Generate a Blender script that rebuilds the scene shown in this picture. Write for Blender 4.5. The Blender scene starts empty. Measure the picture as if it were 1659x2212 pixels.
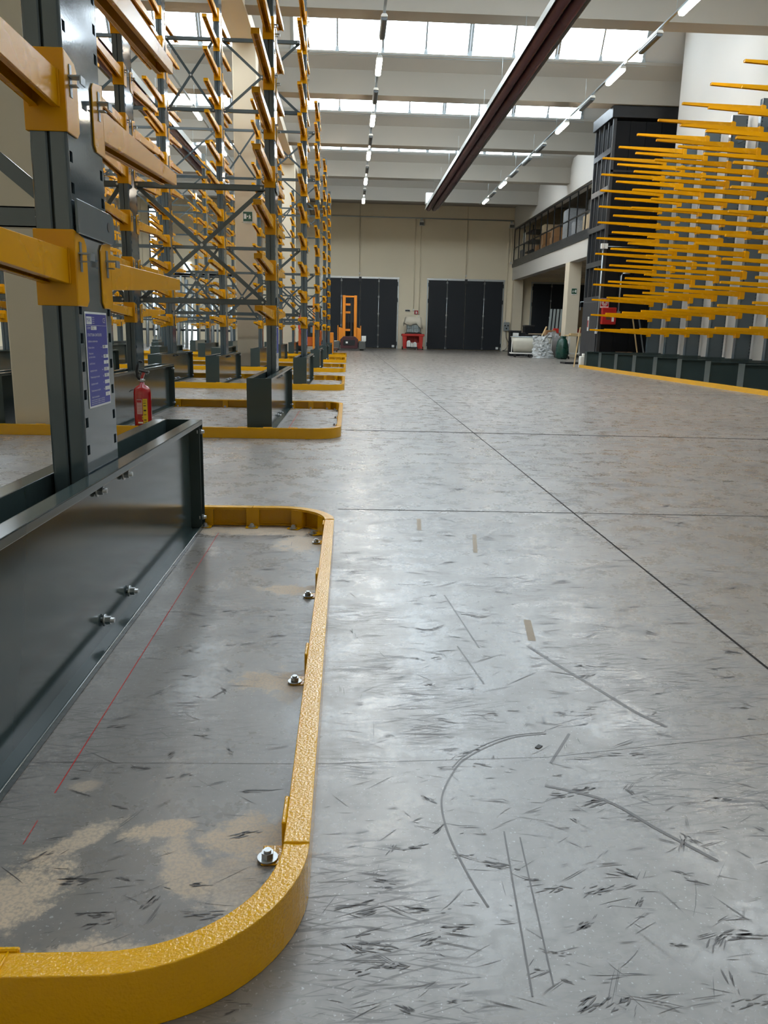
import bpy, bmesh, math, random
from mathutils import Vector, Matrix
random.seed(11)
sc = bpy.context.scene
COL = sc.collection
PI = math.pi

# ------------------------------------------------------------------ camera
def cam_matrix(pitch, yaw, roll, loc):
    f = Vector((math.sin(yaw)*math.cos(pitch), math.cos(yaw)*math.cos(pitch), -math.sin(pitch)))
    r = Vector((math.cos(yaw), -math.sin(yaw), 0)); u = r.cross(f)
    c, s = math.cos(roll), math.sin(roll)
    r2 = c*r + s*u; u2 = -s*r + c*u; b = -f
    return Matrix(((r2.x, u2.x, b.x, loc[0]), (r2.y, u2.y, b.y, loc[1]), (r2.z, u2.z, b.z, loc[2]), (0, 0, 0, 1)))
cd = bpy.data.cameras.new('camera'); cam = bpy.data.objects.new('camera', cd); COL.objects.link(cam)
cd.sensor_fit = 'VERTICAL'; cd.sensor_height = 36.0; cd.lens = 1720.0/2212.0*36.0
cd.clip_start = 0.05; cd.clip_end = 200
cam.matrix_world = cam_matrix(math.radians(12.63), math.radians(2.767), math.radians(1.238), (0, 0, 1.0))
sc.camera = cam

# ------------------------------------------------------------------ world, exposure
w = bpy.data.worlds.new('world'); sc.world = w; w.use_nodes = True
bg = w.node_tree.nodes['Background']; bg.inputs[0].default_value = (0.80, 0.90, 1.0, 1); bg.inputs[1].default_value = 1.0
sc.view_settings.view_transform = 'Standard'; sc.view_settings.look = 'None'
sc.view_settings.gamma = 1.0; sc.view_settings.use_curve_mapping = False
sc.view_settings.exposure = 0.14
SKY = 9.5           # brightness of the daylit roof glazing and the added fill panes
LAMP = 75.0
sc.cycles.max_bounces = 5; sc.cycles.diffuse_bounces = 3; sc.cycles.glossy_bounces = 3
sc.cycles.transmission_bounces = 4; sc.cycles.transparent_max_bounces = 6
sc.cycles.sample_clamp_indirect = 6.0; sc.cycles.caustics_reflective = False; sc.cycles.caustics_refractive = False
sc.cycles.use_light_tree=False; sc.cycles.use_denoising = True; sc.cycles.use_adaptive_sampling = True; sc.cycles.adaptive_threshold = .12

# ------------------------------------------------------------------ materials
def lin(h):
    h = h.lstrip('#'); o = []
    for i in (0, 2, 4):
        c = int(h[i:i+2], 16)/255.0
        o.append(c/12.92 if c <= .04045 else ((c+.055)/1.055)**2.4)
    return tuple(o)
MATS = {}
def mat(name, hexcol, rough=.5, metal=0., var=.07, scale=5., bump=0., bscale=300., coat=0., emit=0., alpha=1., trans=0., rvar=0.05, spec=.5):
    if name in MATS: return MATS[name]
    m = bpy.data.materials.new(name); m.use_nodes = True
    nt = m.node_tree; N = nt.nodes; L = nt.links; p = N['Principled BSDF']
    c = lin(hexcol)
    tc = N.new('ShaderNodeTexCoord'); nz = N.new('ShaderNodeTexNoise'); nz.inputs['Scale'].default_value = scale; nz.inputs['Detail'].default_value = 2
    L.new(tc.outputs['Object'], nz.inputs['Vector'])
    mx = N.new('ShaderNodeMix'); mx.data_type = 'RGBA'
    mx.inputs[6].default_value = (c[0]*(1-var), c[1]*(1-var), c[2]*(1-var), 1)
    mx.inputs[7].default_value = (min(1, c[0]*(1+var)), min(1, c[1]*(1+var)), min(1, c[2]*(1+var)), 1)
    L.new(nz.outputs['Fac'], mx.inputs[0]); L.new(mx.outputs[2], p.inputs['Base Color'])
    mr = N.new('ShaderNodeMapRange'); mr.inputs[3].default_value = max(.02, rough-rvar); mr.inputs[4].default_value = min(1, rough+rvar)
    L.new(nz.outputs['Fac'], mr.inputs[0]); L.new(mr.outputs[0], p.inputs['Roughness'])
    p.inputs['Metallic'].default_value = metal; p.inputs['Specular IOR Level'].default_value = spec
    if coat: p.inputs['Coat Weight'].default_value = coat; p.inputs['Coat Roughness'].default_value = .08
    if trans: p.inputs['Transmission Weight'].default_value = trans
    if alpha < 1: p.inputs['Alpha'].default_value = alpha
    if bump:
        n2 = N.new('ShaderNodeTexNoise'); n2.inputs['Scale'].default_value = bscale; n2.inputs['Detail'].default_value = 1
        L.new(tc.outputs['Object'], n2.inputs['Vector'])
        b = N.new('ShaderNodeBump'); b.inputs['Strength'].default_value = bump; b.inputs['Distance'].default_value = .002
        L.new(n2.outputs['Fac'], b.inputs['Height']); L.new(b.outputs['Normal'], p.inputs['Normal'])
    if emit:
        p.inputs['Emission Color'].default_value = (*c, 1); p.inputs['Emission Strength'].default_value = emit
    MATS[name] = m
    return m
YEL = mat('yellow_paint', '#dfa303', .12, var=.04, bump=.6, bscale=170, coat=.0, rvar=.03)
YELA = mat('yellow_arm_paint', '#da9a02', .26, var=.05, bump=.05, bscale=180, spec=.25)
GRY = mat('grey_blue_paint', '#46535a', .10, var=.05, coat=.4, bump=.03, bscale=120)
BRKM = mat('bracket_grey_paint', '#5b686e', .22)
GRYB = mat('grey_base_paint', '#3a4646', .15, var=.05, rvar=.03, spec=.4)
ZINC = mat('zinc_steel', '#b9bcbd', .32, metal=.9, var=.1, scale=40)
CLIP = mat('blued_clip_steel', '#8c99a3', .35, metal=.6)
CONC = mat('white_concrete', '#cfc9bf', .85, var=.03, scale=.8, spec=.2)
WALL = mat('beige_wall_paint', '#e0d4bb', .8, var=.03, scale=.6, spec=.2)
WALLW = mat('white_wall_paint', '#bfbcb6', .8, var=.03, scale=.6, spec=.2)
COLM = mat('cream_column_concrete', '#cdc2ad', .8, var=.04, scale=1.5, spec=.2)
DOORM = mat('anthracite_door', '#1a1e23', .5, var=.06, spec=.3)
BLACK = mat('black_steel', '#111215', .42, var=.08)
BLACKP = mat('black_cladding', '#0e0f12', .6, var=.08, spec=.2)
DKGREY = mat('dark_grey_steel', '#303337', .35)
ALU = mat('aluminium', '#aab2b6', .35, metal=.8)
MAROON = mat('maroon_radiant_tube', '#4a2329', .5, var=.1, scale=8)
REFL = mat('reflector_sheet', '#c9cbc8', .35, metal=.3)
WHITE = mat('white_plastic', '#d8d6cf', .45)
RED = mat('red_plastic', '#b5261b', .4)
REDX = mat('extinguisher_red', '#a30d12', .22, coat=.4)
RUB = mat('black_rubber', '#101010', .6)
CARD = mat('cardboard', '#8d6743', .85, var=.1)
CARD2 = mat('pale_cardboard', '#b5a184', .85, var=.1)
WOOD = mat('pale_timber', '#b99f74', .7, var=.15, scale=12)
FILM = mat('clear_plastic_film', '#dcdedd', .18, var=.05, trans=.35, alpha=.75)
WRAP = mat('stretch_wrap', '#a9adb2', .22, metal=.2, var=.3, scale=14, bump=.9, bscale=9)
TARP = mat('white_tarpaulin', '#cfc6b3', .7, var=.05)
GREENB = mat('green_bag_plastic', '#0f3b31', .28, var=.2, bump=.5, bscale=14)
ORG = mat('truck_orange', '#d9821a', .35)
SIGNG = mat('sign_green', '#14452f', .45)
SIGNR = mat('sign_red', '#a5161c', .45)
SIGNB = mat('sign_blue', '#2c3590', .4)
SIGNW = mat('sign_white', '#d9dad6', .5)
YLAB = mat('label_yellow', '#d8b51a', .45)
INK = mat('black_ink', '#131313', .6)
BROWN = mat('brown_panel', '#4a3226', .6)
SLAB = mat('roof_concrete', '#9f9a91', .85, var=.02, scale=.5, spec=.2)
def emat(name, col, s):
    m = bpy.data.materials.new(name); m.use_nodes = True; nt = m.node_tree; nt.nodes.clear()
    e = nt.nodes.new('ShaderNodeEmission'); o = nt.nodes.new('ShaderNodeOutputMaterial')
    e.inputs[0].default_value = (*col, 1); e.inputs[1].default_value = s
    nt.links.new(e.outputs[0], o.inputs[0]); return m
PANE = emat('daylit_glazing_and_fill', (0.77, 0.90, 1.0), SKY)
LAMPM = emat('lamp_diffuser', (1.0, .89, .72), LAMP)

# ------------------------------------------------------------------ mesh builder
class MB:
    def __init__(s): s.v = []; s.f = []; s.sm = set()
    def add(s, vs, fs, smooth=False):
        o = len(s.v); s.v += [tuple(p) for p in vs]
        for f in fs:
            if smooth: s.sm.add(len(s.f))
            s.f.append([i+o for i in f])
        return s
    def hexa(s, P): return s.add(P, [(0,3,2,1),(4,5,6,7),(0,1,5,4),(1,2,6,5),(2,3,7,6),(3,0,4,7)])
    def box(s, x0, y0, z0, x1, y1, z1):
        return s.hexa([(x0,y0,z0),(x1,y0,z0),(x1,y1,z0),(x0,y1,z0),(x0,y0,z1),(x1,y0,z1),(x1,y1,z1),(x0,y1,z1)])
    def bar(s, p, q, a, b=None, up=(0,0,1)):
        p = Vector(p); q = Vector(q); d = (q-p).normalized(); b = a if b is None else b
        u = Vector(up)
        if abs(d.dot(u)) > .98: u = Vector((1,0,0))
        r = d.cross(u).normalized(); t = r.cross(d)
        P = []
        for e in (p, q):
            for i, j in ((-1,-1),(1,-1),(1,1),(-1,1)): P.append(e + r*(i*a/2) + t*(j*b/2))
        return s.hexa(P)
    def tube(s, pts, r, n=8, cap=True, smooth=True):
        pts = [Vector(p) for p in pts]; rings = []
        for i, p in enumerate(pts):
            d = (pts[min(i+1, len(pts)-1)] - pts[max(i-1, 0)]).normalized()
            u = Vector((0,0,1)) if abs(d.z) < .9 else Vector((1,0,0))
            a = d.cross(u).normalized(); b = a.cross(d)
            rr = r[i] if isinstance(r, (list, tuple)) else r
            rings.append([p + (a*math.cos(2*PI*k/n) + b*math.sin(2*PI*k/n))*rr for k in range(n)])
        V = [q for R in rings for q in R]; F = []
        for i in range(len(pts)-1):
            for k in range(n): F.append((i*n+k, i*n+(k+1)%n, (i+1)*n+(k+1)%n, (i+1)*n+k))
        o = len(s.v); s.add(V, F, smooth)
        if cap: s.f.append([o+k for k in range(n)][::-1]); s.f.append([o+(len(pts)-1)*n+k for k in range(n)])
        return s
    def cyl(s, p, q, r, n=12, smooth=True): return s.tube([p, q], r, n, True, smooth)
    def lathe(s, prof, cx, cy, n=20, cz=0.):
        V = []; F = []
        for r, z in prof:
            for k in range(n): V.append((cx+r*math.cos(2*PI*k/n), cy+r*math.sin(2*PI*k/n), cz+z))
        for i in range(len(prof)-1):
            for k in range(n): F.append((i*n+k, i*n+(k+1)%n, (i+1)*n+(k+1)%n, (i+1)*n+k))
        o = len(s.v); s.add(V, F, True)
        s.f.append([o+k for k in range(n)][::-1]); s.f.append([o+(len(prof)-1)*n+k for k in range(n)])
        return s
    def prism(s, poly, axis, a, b):
        def P(u, v, t): return {'x': (t,u,v), 'y': (u,t,v), 'z': (u,v,t)}[axis]
        n = len(poly)
        V = [P(u,v,a) for u,v in poly] + [P(u,v,b) for u,v in poly]
        F = [tuple(range(n))[::-1], tuple(range(n,2*n))] + [(i,(i+1)%n,n+(i+1)%n,n+i) for i in range(n)]
        return s.add(V, F)
    def sweep(s, prof, path, nor):
        n = len(prof); V = []; F = []
        for (x, y), (nx, ny) in zip(path, nor):
            for d, z in prof: V.append((x+nx*d, y+ny*d, z))
        for i in range(len(path)-1):
            for k in range(n): F.append((i*n+k, i*n+(k+1)%n, (i+1)*n+(k+1)%n, (i+1)*n+k))
        F.append(tuple(range(n))[::-1]); m = (len(path)-1)*n; F.append(tuple(range(m, m+n)))
        return s.add(V, F)
    def mesh(s, name, bevel=0., seg=1):
        me = bpy.data.meshes.new(name); me.from_pydata(s.v, [], s.f)
        for i in s.sm: me.polygons[i].use_smooth = True
        bm = bmesh.new(); bm.from_mesh(me)
        bmesh.ops.recalc_face_normals(bm, faces=bm.faces[:])
        if bevel:
            E = [e for e in bm.edges if len(e.link_faces) == 2 and e.calc_face_angle(0) > .7]
            bmesh.ops.bevel(bm, geom=E, offset=bevel, segments=seg, profile=.5, affect='EDGES', clamp_overlap=True)
        bm.to_mesh(me); bm.free()
        return me
    def build(s, name, material, parent=None, bevel=0., seg=1, loc=None):
        return obj(name, s.mesh(name, bevel, seg), material, parent, loc)
def obj(name, me, material, parent=None, loc=None, rz=0.):
    if material is not None and not me.materials: me.materials.append(material)
    o = bpy.data.objects.new(name, me); COL.objects.link(o)
    if parent: o.parent = parent
    if loc: o.location = loc
    if rz: o.rotation_euler = (0, 0, rz)
    return o
def tag(o, label, cat, group=None):
    o['label'] = label; o['category'] = cat
    if group: o['group'] = group
    return o
def thing(name, label, cat, loc=(0,0,0), group=None, rz=0.):
    o = bpy.data.objects.new(name, None); COL.objects.link(o); o.location = loc; o.rotation_euler = (0,0,rz)
    return tag(o, label, cat, group)
def struct(o, label=None):
    o['kind'] = 'structure'
    if label: o['label'] = label
    return o
def sempty(name, loc=(0,0,0)):
    o = bpy.data.objects.new(name, None); COL.objects.link(o); o.location = loc; o['kind'] = 'structure'; return o
def text_mesh(body, size, name, align='LEFT'):
    cu = bpy.data.curves.new('t', 'FONT'); cu.body = body; cu.size = size; cu.align_x = align; cu.align_y = 'CENTER'; cu.resolution_u = 2
    o = bpy.data.objects.new('t', cu); COL.objects.link(o)
    dg = bpy.context.evaluated_depsgraph_get(); me = bpy.data.meshes.new_from_object(o.evaluated_get(dg)); me.name = name
    bpy.data.objects.remove(o); bpy.data.curves.remove(cu)
    return me

# ------------------------------------------------------------------ floor material
def floor_mat():
    m = bpy.data.materials.new('power_floated_concrete'); m.use_nodes = True
    nt = m.node_tree; N = nt.nodes; L = nt.links; p = N['Principled BSDF']
    geo = N.new('ShaderNodeNewGeometry')
    def noise(scale, detail=4, vec=None, rough=.55, dist=0.):
        n = N.new('ShaderNodeTexNoise'); n.inputs['Scale'].default_value = scale; n.inputs['Detail'].default_value = detail
        n.inputs['Roughness'].default_value = rough; n.inputs['Distortion'].default_value = dist
        L.new(vec if vec else geo.outputs['Position'], n.inputs['Vector']); return n.outputs['Fac']
    def ramp(x, a, b, lo=0., hi=1.):
        r = N.new('ShaderNodeMapRange'); r.inputs[1].default_value = a; r.inputs[2].default_value = b
        r.inputs[3].default_value = lo; r.inputs[4].default_value = hi; r.interpolation_type = 'SMOOTHSTEP'; L.new(x, r.inputs[0]); return r.outputs[0]
    def mth(op, a, b):
        q = N.new('ShaderNodeMath'); q.operation = op
        for i, t in enumerate((a, b)):
            if isinstance(t, (int, float)): q.inputs[i].default_value = t
            else: L.new(t, q.inputs[i])
        return q.outputs[0]
    def mix(f, a, b):
        q = N.new('ShaderNodeMix'); q.data_type = 'RGBA'
        if isinstance(f, (int, float)): q.inputs[0].default_value = f
        else: L.new(f, q.inputs[0])
        for i, t in ((6, a), (7, b)):
            if isinstance(t, tuple): q.inputs[i].default_value = (*t, 1)
            else: L.new(t, q.inputs[i])
        return q.outputs[2]
    def mapped(rot, sx, sy, off=0.):
        mp = N.new('ShaderNodeMapping'); mp.vector_type = 'TEXTURE'
        mp.inputs['Rotation'].default_value = (0, 0, rot); mp.inputs['Scale'].default_value = (1/sx, 1/sy, 1)
        mp.inputs['Location'].default_value = (off, off*1.7, 0)
        L.new(geo.outputs['Position'], mp.inputs['Vector']); return mp.outputs[0]
    cloud = noise(.9, 4); fine = noise(45, 2); mid = noise(6, 3)
    col = mix(ramp(cloud, .3, .7), lin('#746d65'), lin('#867f77'))
    col = mix(ramp(mid, .35, .7, 0, .55), col, lin('#6f6a66'))
    col = mix(ramp(fine, .45, .75, 0, .35), col, lin('#625f5c'))
    speck = noise(140, 1); col = mix(ramp(speck, .66, .74, 0, .5), col, lin('#b9b6b2'))
    # brown stains
    br = noise(1.7, 4, rough=.7); col = mix(ramp(br, .58, .72, 0, .3), col, lin('#5c5049'))
    # scuffs: long thin streaks in several directions, patchy
    scr = None
    for rot, sx, sy, th, off in ((.06, 6.0, 110, .60, 3.1), (-.22, 8.0, 140, .605, 9.7), (.33, 7.0, 120, .61, 17.3)):
        s1 = ramp(noise(1.0, 2, mapped(rot, sx, sy, off), .6), th-.03, th+.03)
        scr = s1 if scr is None else mth('MAXIMUM', scr, s1)
    scr = mth('MULTIPLY', scr, ramp(noise(1.4, 2), .44, .58))
    col = mix(mth('MULTIPLY', scr, .6), col, lin('#3c3736'))
    # dust drifts round the anchors
    dust = None
    ndis = noise(11, 5, rough=.78)
    sep = N.new('ShaderNodeSeparateXYZ'); L.new(geo.outputs['Position'], sep.inputs[0])
    for cx, cy, rx, ry, a, st in DUST:
        mp = N.new('ShaderNodeMapping'); mp.vector_type = 'TEXTURE'; mp.inputs['Location'].default_value = (cx, cy, 0)
        mp.inputs['Rotation'].default_value = (0, 0, a); mp.inputs['Scale'].default_value = (rx, ry, 1000)
        L.new(geo.outputs['Position'], mp.inputs['Vector'])
        ln = N.new('ShaderNodeVectorMath'); ln.operation = 'LENGTH'; L.new(mp.outputs[0], ln.inputs[0])
        d = mth('ADD', ln.outputs['Value'], mth('MULTIPLY', mth('SUBTRACT', ndis, .5), 2.6))
        dd = ramp(d, 1.0, .55, 0, st)
        dust = dd if dust is None else mth('MAXIMUM', dust, dd)
    dust = mth('MULTIPLY', dust, ramp(speck, .35, .6, .6, 1))
    col = mix(dust, col, lin('#c4ae94'))
    L.new(col, p.inputs['Base Color'])
    ro = mth('ADD', ramp(mid, .3, .7, .22, .34), mth('MULTIPLY', scr, .18))
    ro = mth('ADD', ro, mth('MULTIPLY', dust, .5)); ro = mth('ADD', ro, ramp(fine, .4, .7, 0, .06))
    L.new(ro, p.inputs['Roughness'])
    p.inputs['Specular IOR Level'].default_value = .75
    b = N.new('ShaderNodeBump'); b.inputs['Strength'].default_value = .06; b.inputs['Distance'].default_value = .002
    h = fine
    L.new(h, b.inputs['Height']); L.new(b.outputs['Normal'], p.inputs['Normal'])
    return m
DUST = [(-.60, 1.27, .16, .09, .9, .95), (-.53, 1.43, .10, .035, .75, .8), (-.38, 1.46, .09, .035, .3, .95), (-.30, 1.34, .05, .13, .45, .8),
        (-.20, 1.30, .06, .12, .3, .6), (-.18, 1.43, .13, .09, -.2, .9), (-.42, 1.11, .25, .06, .1, .85), (-.23, 3.03, .13, .075, -.12, .95),
        (-.17, 2.99, .08, .05, .0, .6), (-.20, 2.18, .12, .10, -.05, .9), (-.16, 2.10, .06, .07, 0, .45), (-.45, 3.99, .40, .13, 0, .9),
        (-.21, 3.75, .14, .2, 0, .85), (-.58, 1.63, .045, .03, .2, .5)]
for k in range(1, 3):
    oy = 6.62*k
    DUST += [(-.42, 4.02+oy, .42, .08, 0, .7), (-.2, 3.0+oy, .1, .06, 0, .6), (-.2, 2.2+oy, .09, .05, 0, .5)]
FLOORM = floor_mat()

# ================================================================== STRUCTURE
Y0, Y1, XL, XR = -8.0, 55.5, -17.0, 19.0
fl = struct(MB().box(XL-.3, Y0-.3, -.3, XR+.3, Y1+.3, 0).build('floor', FLOORM), 'grey power-floated concrete floor with scuffs and saw-cut joints')
JOINTM = mat('joint_filler', '#2c2826', .9, spec=.1)
def strip(name, pts, wd, m, z=.0006, parent=fl):
    M = MB(); n = len(pts); V = []
    for i, p in enumerate(pts):
        a = Vector(pts[max(0, i-1)]); b = Vector(pts[min(n-1, i+1)]); d = (b-a).normalized(); q = Vector((-d.y, d.x))
        ww = wd[i] if isinstance(wd, list) else wd
        V += [(p[0]+q.x*ww/2, p[1]+q.y*ww/2, z), (p[0]-q.x*ww/2, p[1]-q.y*ww/2, z)]
    M.add(V, [(2*i, 2*i+1, 2*i+3, 2*i+2) for i in range(n-1)])
    return M.build(name, m, parent)
strip('floor_joint', [(1.325, -2), (1.33, 20), (1.33, 50)], .010, JOINTM)
strip('floor_joint', [(-.02, 8.38), (1.31, 8.31), (8, 7.95)], .045, JOINTM)
strip('floor_joint', [(-.05, 4.52), (1.33, 4.485), (4.2, 4.40)], .013, JOINTM)
strip('floor_joint', [(-.72, 1.729), (-.07, 1.718), (.5, 1.745), (1.2, 1.875), (3, 2.1)], .0009, JOINTM)
strip('floor_joint', [(-1.9, 15.0), (8, 14.9)], .03, JOINTM)
CHALK = mat('red_chalk', '#b8241e', .9)
strip('chalk_line', [(-.643, 3.93), (-.638, 2.7), (-.633, 1.6)], .0026, CHALK, .0007)
strip('chalk_line', [(-.632, 1.5), (-.631, 1.42)], .0016, CHALK, .0007)
strip('chalk_line', [(-.62, 10.4), (-.62, 7.72)], .005, CHALK, .0007)
# distinct tyre and drag marks
SKID = mat('skid_rubber', '#4a4644', .55, var=.25, scale=60)
SKIDL = mat('skid_rubber_faint', '#4f4a47', .42, var=.25, scale=60)
TAPE = mat('old_tape_residue', '#9a8a76', .7, var=.2, scale=80)
def arc(pts, n=6):
    out = []
    for i in range(len(pts)-1):
        p0 = pts[max(0, i-1)]; p1 = pts[i]; p2 = pts[i+1]; p3 = pts[min(len(pts)-1, i+2)]
        for k in range(n):
            t = k/n; out.append(tuple(.5*((2*p1[j]) + (-p0[j]+p2[j])*t + (2*p0[j]-5*p1[j]+4*p2[j]-p3[j])*t*t + (-p0[j]+3*p1[j]-3*p2[j]+p3[j])*t**3) for j in (0, 1)))
    return out+[pts[-1]]
strip('skid_mark', arc([(.522, 1.861), (.44, 1.845), (.367, 1.803), (.30, 1.745), (.265, 1.695), (.225, 1.60), (.213, 1.527), (.218, 1.43), (.24, 1.31), (.262, 1.228)]), .0045, SKIDL)
strip('skid_mark', arc([(.516, 1.868), (.436, 1.853), (.36, 1.811), (.292, 1.75), (.257, 1.698)]), .003, SKIDL)
strip('skid_mark', [(.582, 1.861), (.498, 1.718)], .007, SKIDL)
strip('skid_mark', arc([(.605, 2.455), (.66, 2.31), (.75, 2.10), (.80, 1.98), (.853, 1.897)]), .012, SKIDL)
strip('skid_mark', arc([(.46, 1.62), (.58, 1.56), (.66, 1.45), (.738, 1.349)]), .009, SKIDL)
strip('skid_mark', [(.389, 2.977), (.44, 2.434)], .005, SKIDL)
strip('skid_mark', [(.37, 2.45), (.41, 2.16)], .005, SKIDL)
strip('skid_mark', [(.333, 1.45), (.297, 1.03)], .0035, SKIDL); strip('skid_mark', [(.362, 1.43), (.335, 1.05)], .003, SKIDL)
strip('tape_mark', [(.401, 4.29), (.382, 4.03)], .022, TAPE); strip('tape_mark', [(.659, 3.95), (.61, 3.60)], .02, TAPE); strip('tape_mark', [(.657, 2.70), (.630, 2.50)], .026, TAPE)
MB().prism([(.476, 1.79), (.488, 1.805), (.497, 1.797), (.484, 1.783)], 'z', 0, .002).build('paint_chip', INK, fl)
# many short scuffs: one piece of floor wear
M = MB(); rnd = random.Random(5)
for i in range(3200):
    t = rnd.random(); y = 1.0 + 9.5*t**1.35; x = rnd.uniform(-.62, .25+.55*y) if rnd.random() < .75 else rnd.uniform(0, .62*y)
    if x > -.68 and x < -.06 and not (y < 4.0): continue
    a = rnd.gauss(0.0, .38) if rnd.random() < .75 else rnd.uniform(-PI/2, PI/2)
    ln = abs(rnd.gauss(.03, .05))+.012; wd = rnd.uniform(.0004, .0010)*(.6+.6*y); ln *= (.7+.22*y)
    k = rnd.choice((1, 1, 1, 1, 2, 3))
    for j in range(k):
        ox = rnd.gauss(0, .006); oy = j*wd*rnd.uniform(1.6, 4); l2 = ln*rnd.uniform(.4, 1)
        c, s = math.cos(a), math.sin(a); bend = rnd.gauss(0, .025)*l2
        P = []
        for u, q in ((-.5, 0), (-.17, bend*.7), (.17, bend*.7), (.5, 0)):
            e = wd*(.15 if abs(u) == .5 else 1)*.5
            for sg in (1, -1):
                lx = u*l2+ox; ly = oy+q+sg*e; P.append((x+lx*c-ly*s, y+lx*s+ly*c, .0005))
        if any(p[0] > -.13 and p[0] < -.05 for p in P): continue
        M.add(P, [(0,1,3,2),(2,3,5,4),(4,5,7,6)])
o = M.build('scuff_mark', SKIDL, fl); o['kind'] = 'stuff'
M = MB()                 # smeared rubber patches: clusters of ragged strokes
SPOT = [(.24,1.70),(.50,1.66),(.55,1.55),(.53,1.60),(.62,1.50),(.10,1.40),(.36,1.30),(.48,1.27),(.15,1.15),(.42,1.18),(-.28,1.78),(-.42,1.76),(-.35,1.85),(.92,2.1),(.70,1.15),(.08,1.30),(.05,1.22)]
for i in range(230):
    if i < len(SPOT): cx, cy = SPOT[i]
    else:
        cy = 1.0+5.0*rnd.random()**1.8; cx = rnd.uniform(-.6, .25+.45*cy)
    if -.16 < cx < -.02: continue
    ang = rnd.gauss(.1, .4) if rnd.random() < .8 else rnd.uniform(-1.5, 1.5); sz = rnd.uniform(.5, 1.4)*(.8 if i < len(SPOT) else .45+.2*cy)
    for j in range(rnd.randint(4, 14)):
        a = ang+rnd.gauss(0, .18); l2 = rnd.uniform(.008, .04)*sz; u0 = rnd.gauss(0, .018)*sz; v0 = rnd.gauss(0, .006)*sz
        x = cx+u0*math.cos(ang)-v0*math.sin(ang); y = cy+u0*math.sin(ang)+v0*math.cos(ang); c, sn = math.cos(a), math.sin(a); e = rnd.uniform(.0005, .0022)*sz
        if -.15 < x < -.045 or x < -.72: continue
        M.add([(x+u*l2*c-q*e*sn, y+u*l2*sn+q*e*c, .0007) for u, q in ((-.5,0),(-.2,-1),(.3,-.8),(.5,0),(.25,.9),(-.25,1))], [(0,1,2,3,4,5)])
o = M.build('rubber_smear', SKIDL, fl); o['kind'] = 'stuff'

# ---- walls
def wall(name, *b, m=WALL, label=None): return struct(MB().box(*b).build(name, m), label)
wr = sempty('wall_rear', (0, Y1, 0)); wr['label'] = 'beige precast panel wall across the far end of the hall'
edges = [XL] + [x for x in (-13.6, -6.47, .685, 7.84, 15.0) ] + [XR]
for a, b in zip(edges[:-1], edges[1:]):
    MB().box(a+.008, 0, 0, b-.008, .3, 12).build('wall_panel', WALL, wr, .01)
MB().box(XL, .1, 0, XR, .35, 12).build('joint_backing', BROWN, wr)
wall('wall_right', 10.5, Y0, 0, 10.8, 27.3, 12, m=WALLW, label='white side wall behind the right-hand cantilever rack')
wall('wall_return', 10.8, 27.0, 0, XR, 27.3, 12, m=WALLW)
wall('wall_right_rear', XR, 27.0, 0, XR+.3, Y1+.3, 12, m=WALL)
wall('wall_left', XL-.3, Y0, 0, XL, Y1+.3, 12, m=WALL, label='beige wall on the far left')
wall('wall_front', XL, Y0-.3, 0, 10.8, Y0, 12, m=WALL, label='beige wall behind the viewer')
# ---- roof: beams, decks, glazing
PB = 6.93; ZB = 8.5; ZS = 9.6; YB = [21.08 + PB*k for k in range(-4, 5)]
cl = sempty('ceiling'); cl['label'] = 'white precast shed roof with deep cross beams'
XE = 10.45
for i, y in enumerate(YB):
    xe = XE if y < 27 else XR
    # beam section in (y,z): leaning lower face, recessed upper face, soffit
    prof = [(y, ZB), (y+.62, ZB), (y+.62, ZS), (y-.34, ZS+.06), (y-.34, ZS-.03), (y-.02, ZB+.72)]
    MB().prism(prof, 'x', XL, xe).build('roof_beam', SLAB, cl)
    if i+1 < len(YB):
        yn = YB[i+1]
        deck = [(y+.3, ZS-.05), (yn-1.0, 11.0), (yn-1.0, 11.15), (y+.3, ZS+.12)]
        MB().prism(deck, 'x', XL, xe).build('roof_deck', SLAB, cl)
        if i >= 2:      # added: unseen glowing panes under the rising deck, to brighten the rear wall
            dy, dz = (yn-1.0)-(y+.3), 11.0-(ZS-.05); nl = math.hypot(dy, dz); ny, nz = dz/nl, -dy/nl
            for xa, xb in ((-15.7, -3.6), (-1.9, 9.3)):
                for q in range(8):
                    x0 = xa+(xb-xa)*q/8+.06; x1 = xa+(xb-xa)*(q+1)/8-.06
                    P = [(x, y+.3+dy*t+ny*d, ZS-.05+dz*t+nz*d) for t, d in ((.10, .01), (.10, .03), (.34, .03), (.34, .01)) for x in (x0, x1)]
                    MB().hexa([P[0], P[1], P[3], P[2], P[6], P[7], P[5], P[4]]).build('added_fill_pane', PANE, cl)
MB().prism([(YB[-1]+.3, ZS-.05), (Y1+.3, 9.3), (Y1+.3, 9.5), (YB[-1]+.3, ZS+.15)], 'x', XL, XR).build('roof_deck', SLAB, cl)
MB().prism([(Y0-.3, 10.4), (YB[0]+.3, ZS-.05), (YB[0]+.3, ZS+.15), (Y0-.3, 10.6)], 'x', XL, XE).build('roof_deck', SLAB, cl)
MB().prism([(YB[4]+.3, ZS), (YB[5], 11.15), (YB[5]+1.2, 11.3), (YB[4]+.3, 11.3)], 'x', 10.45, XR).build('roof_deck', SLAB, cl)
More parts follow.
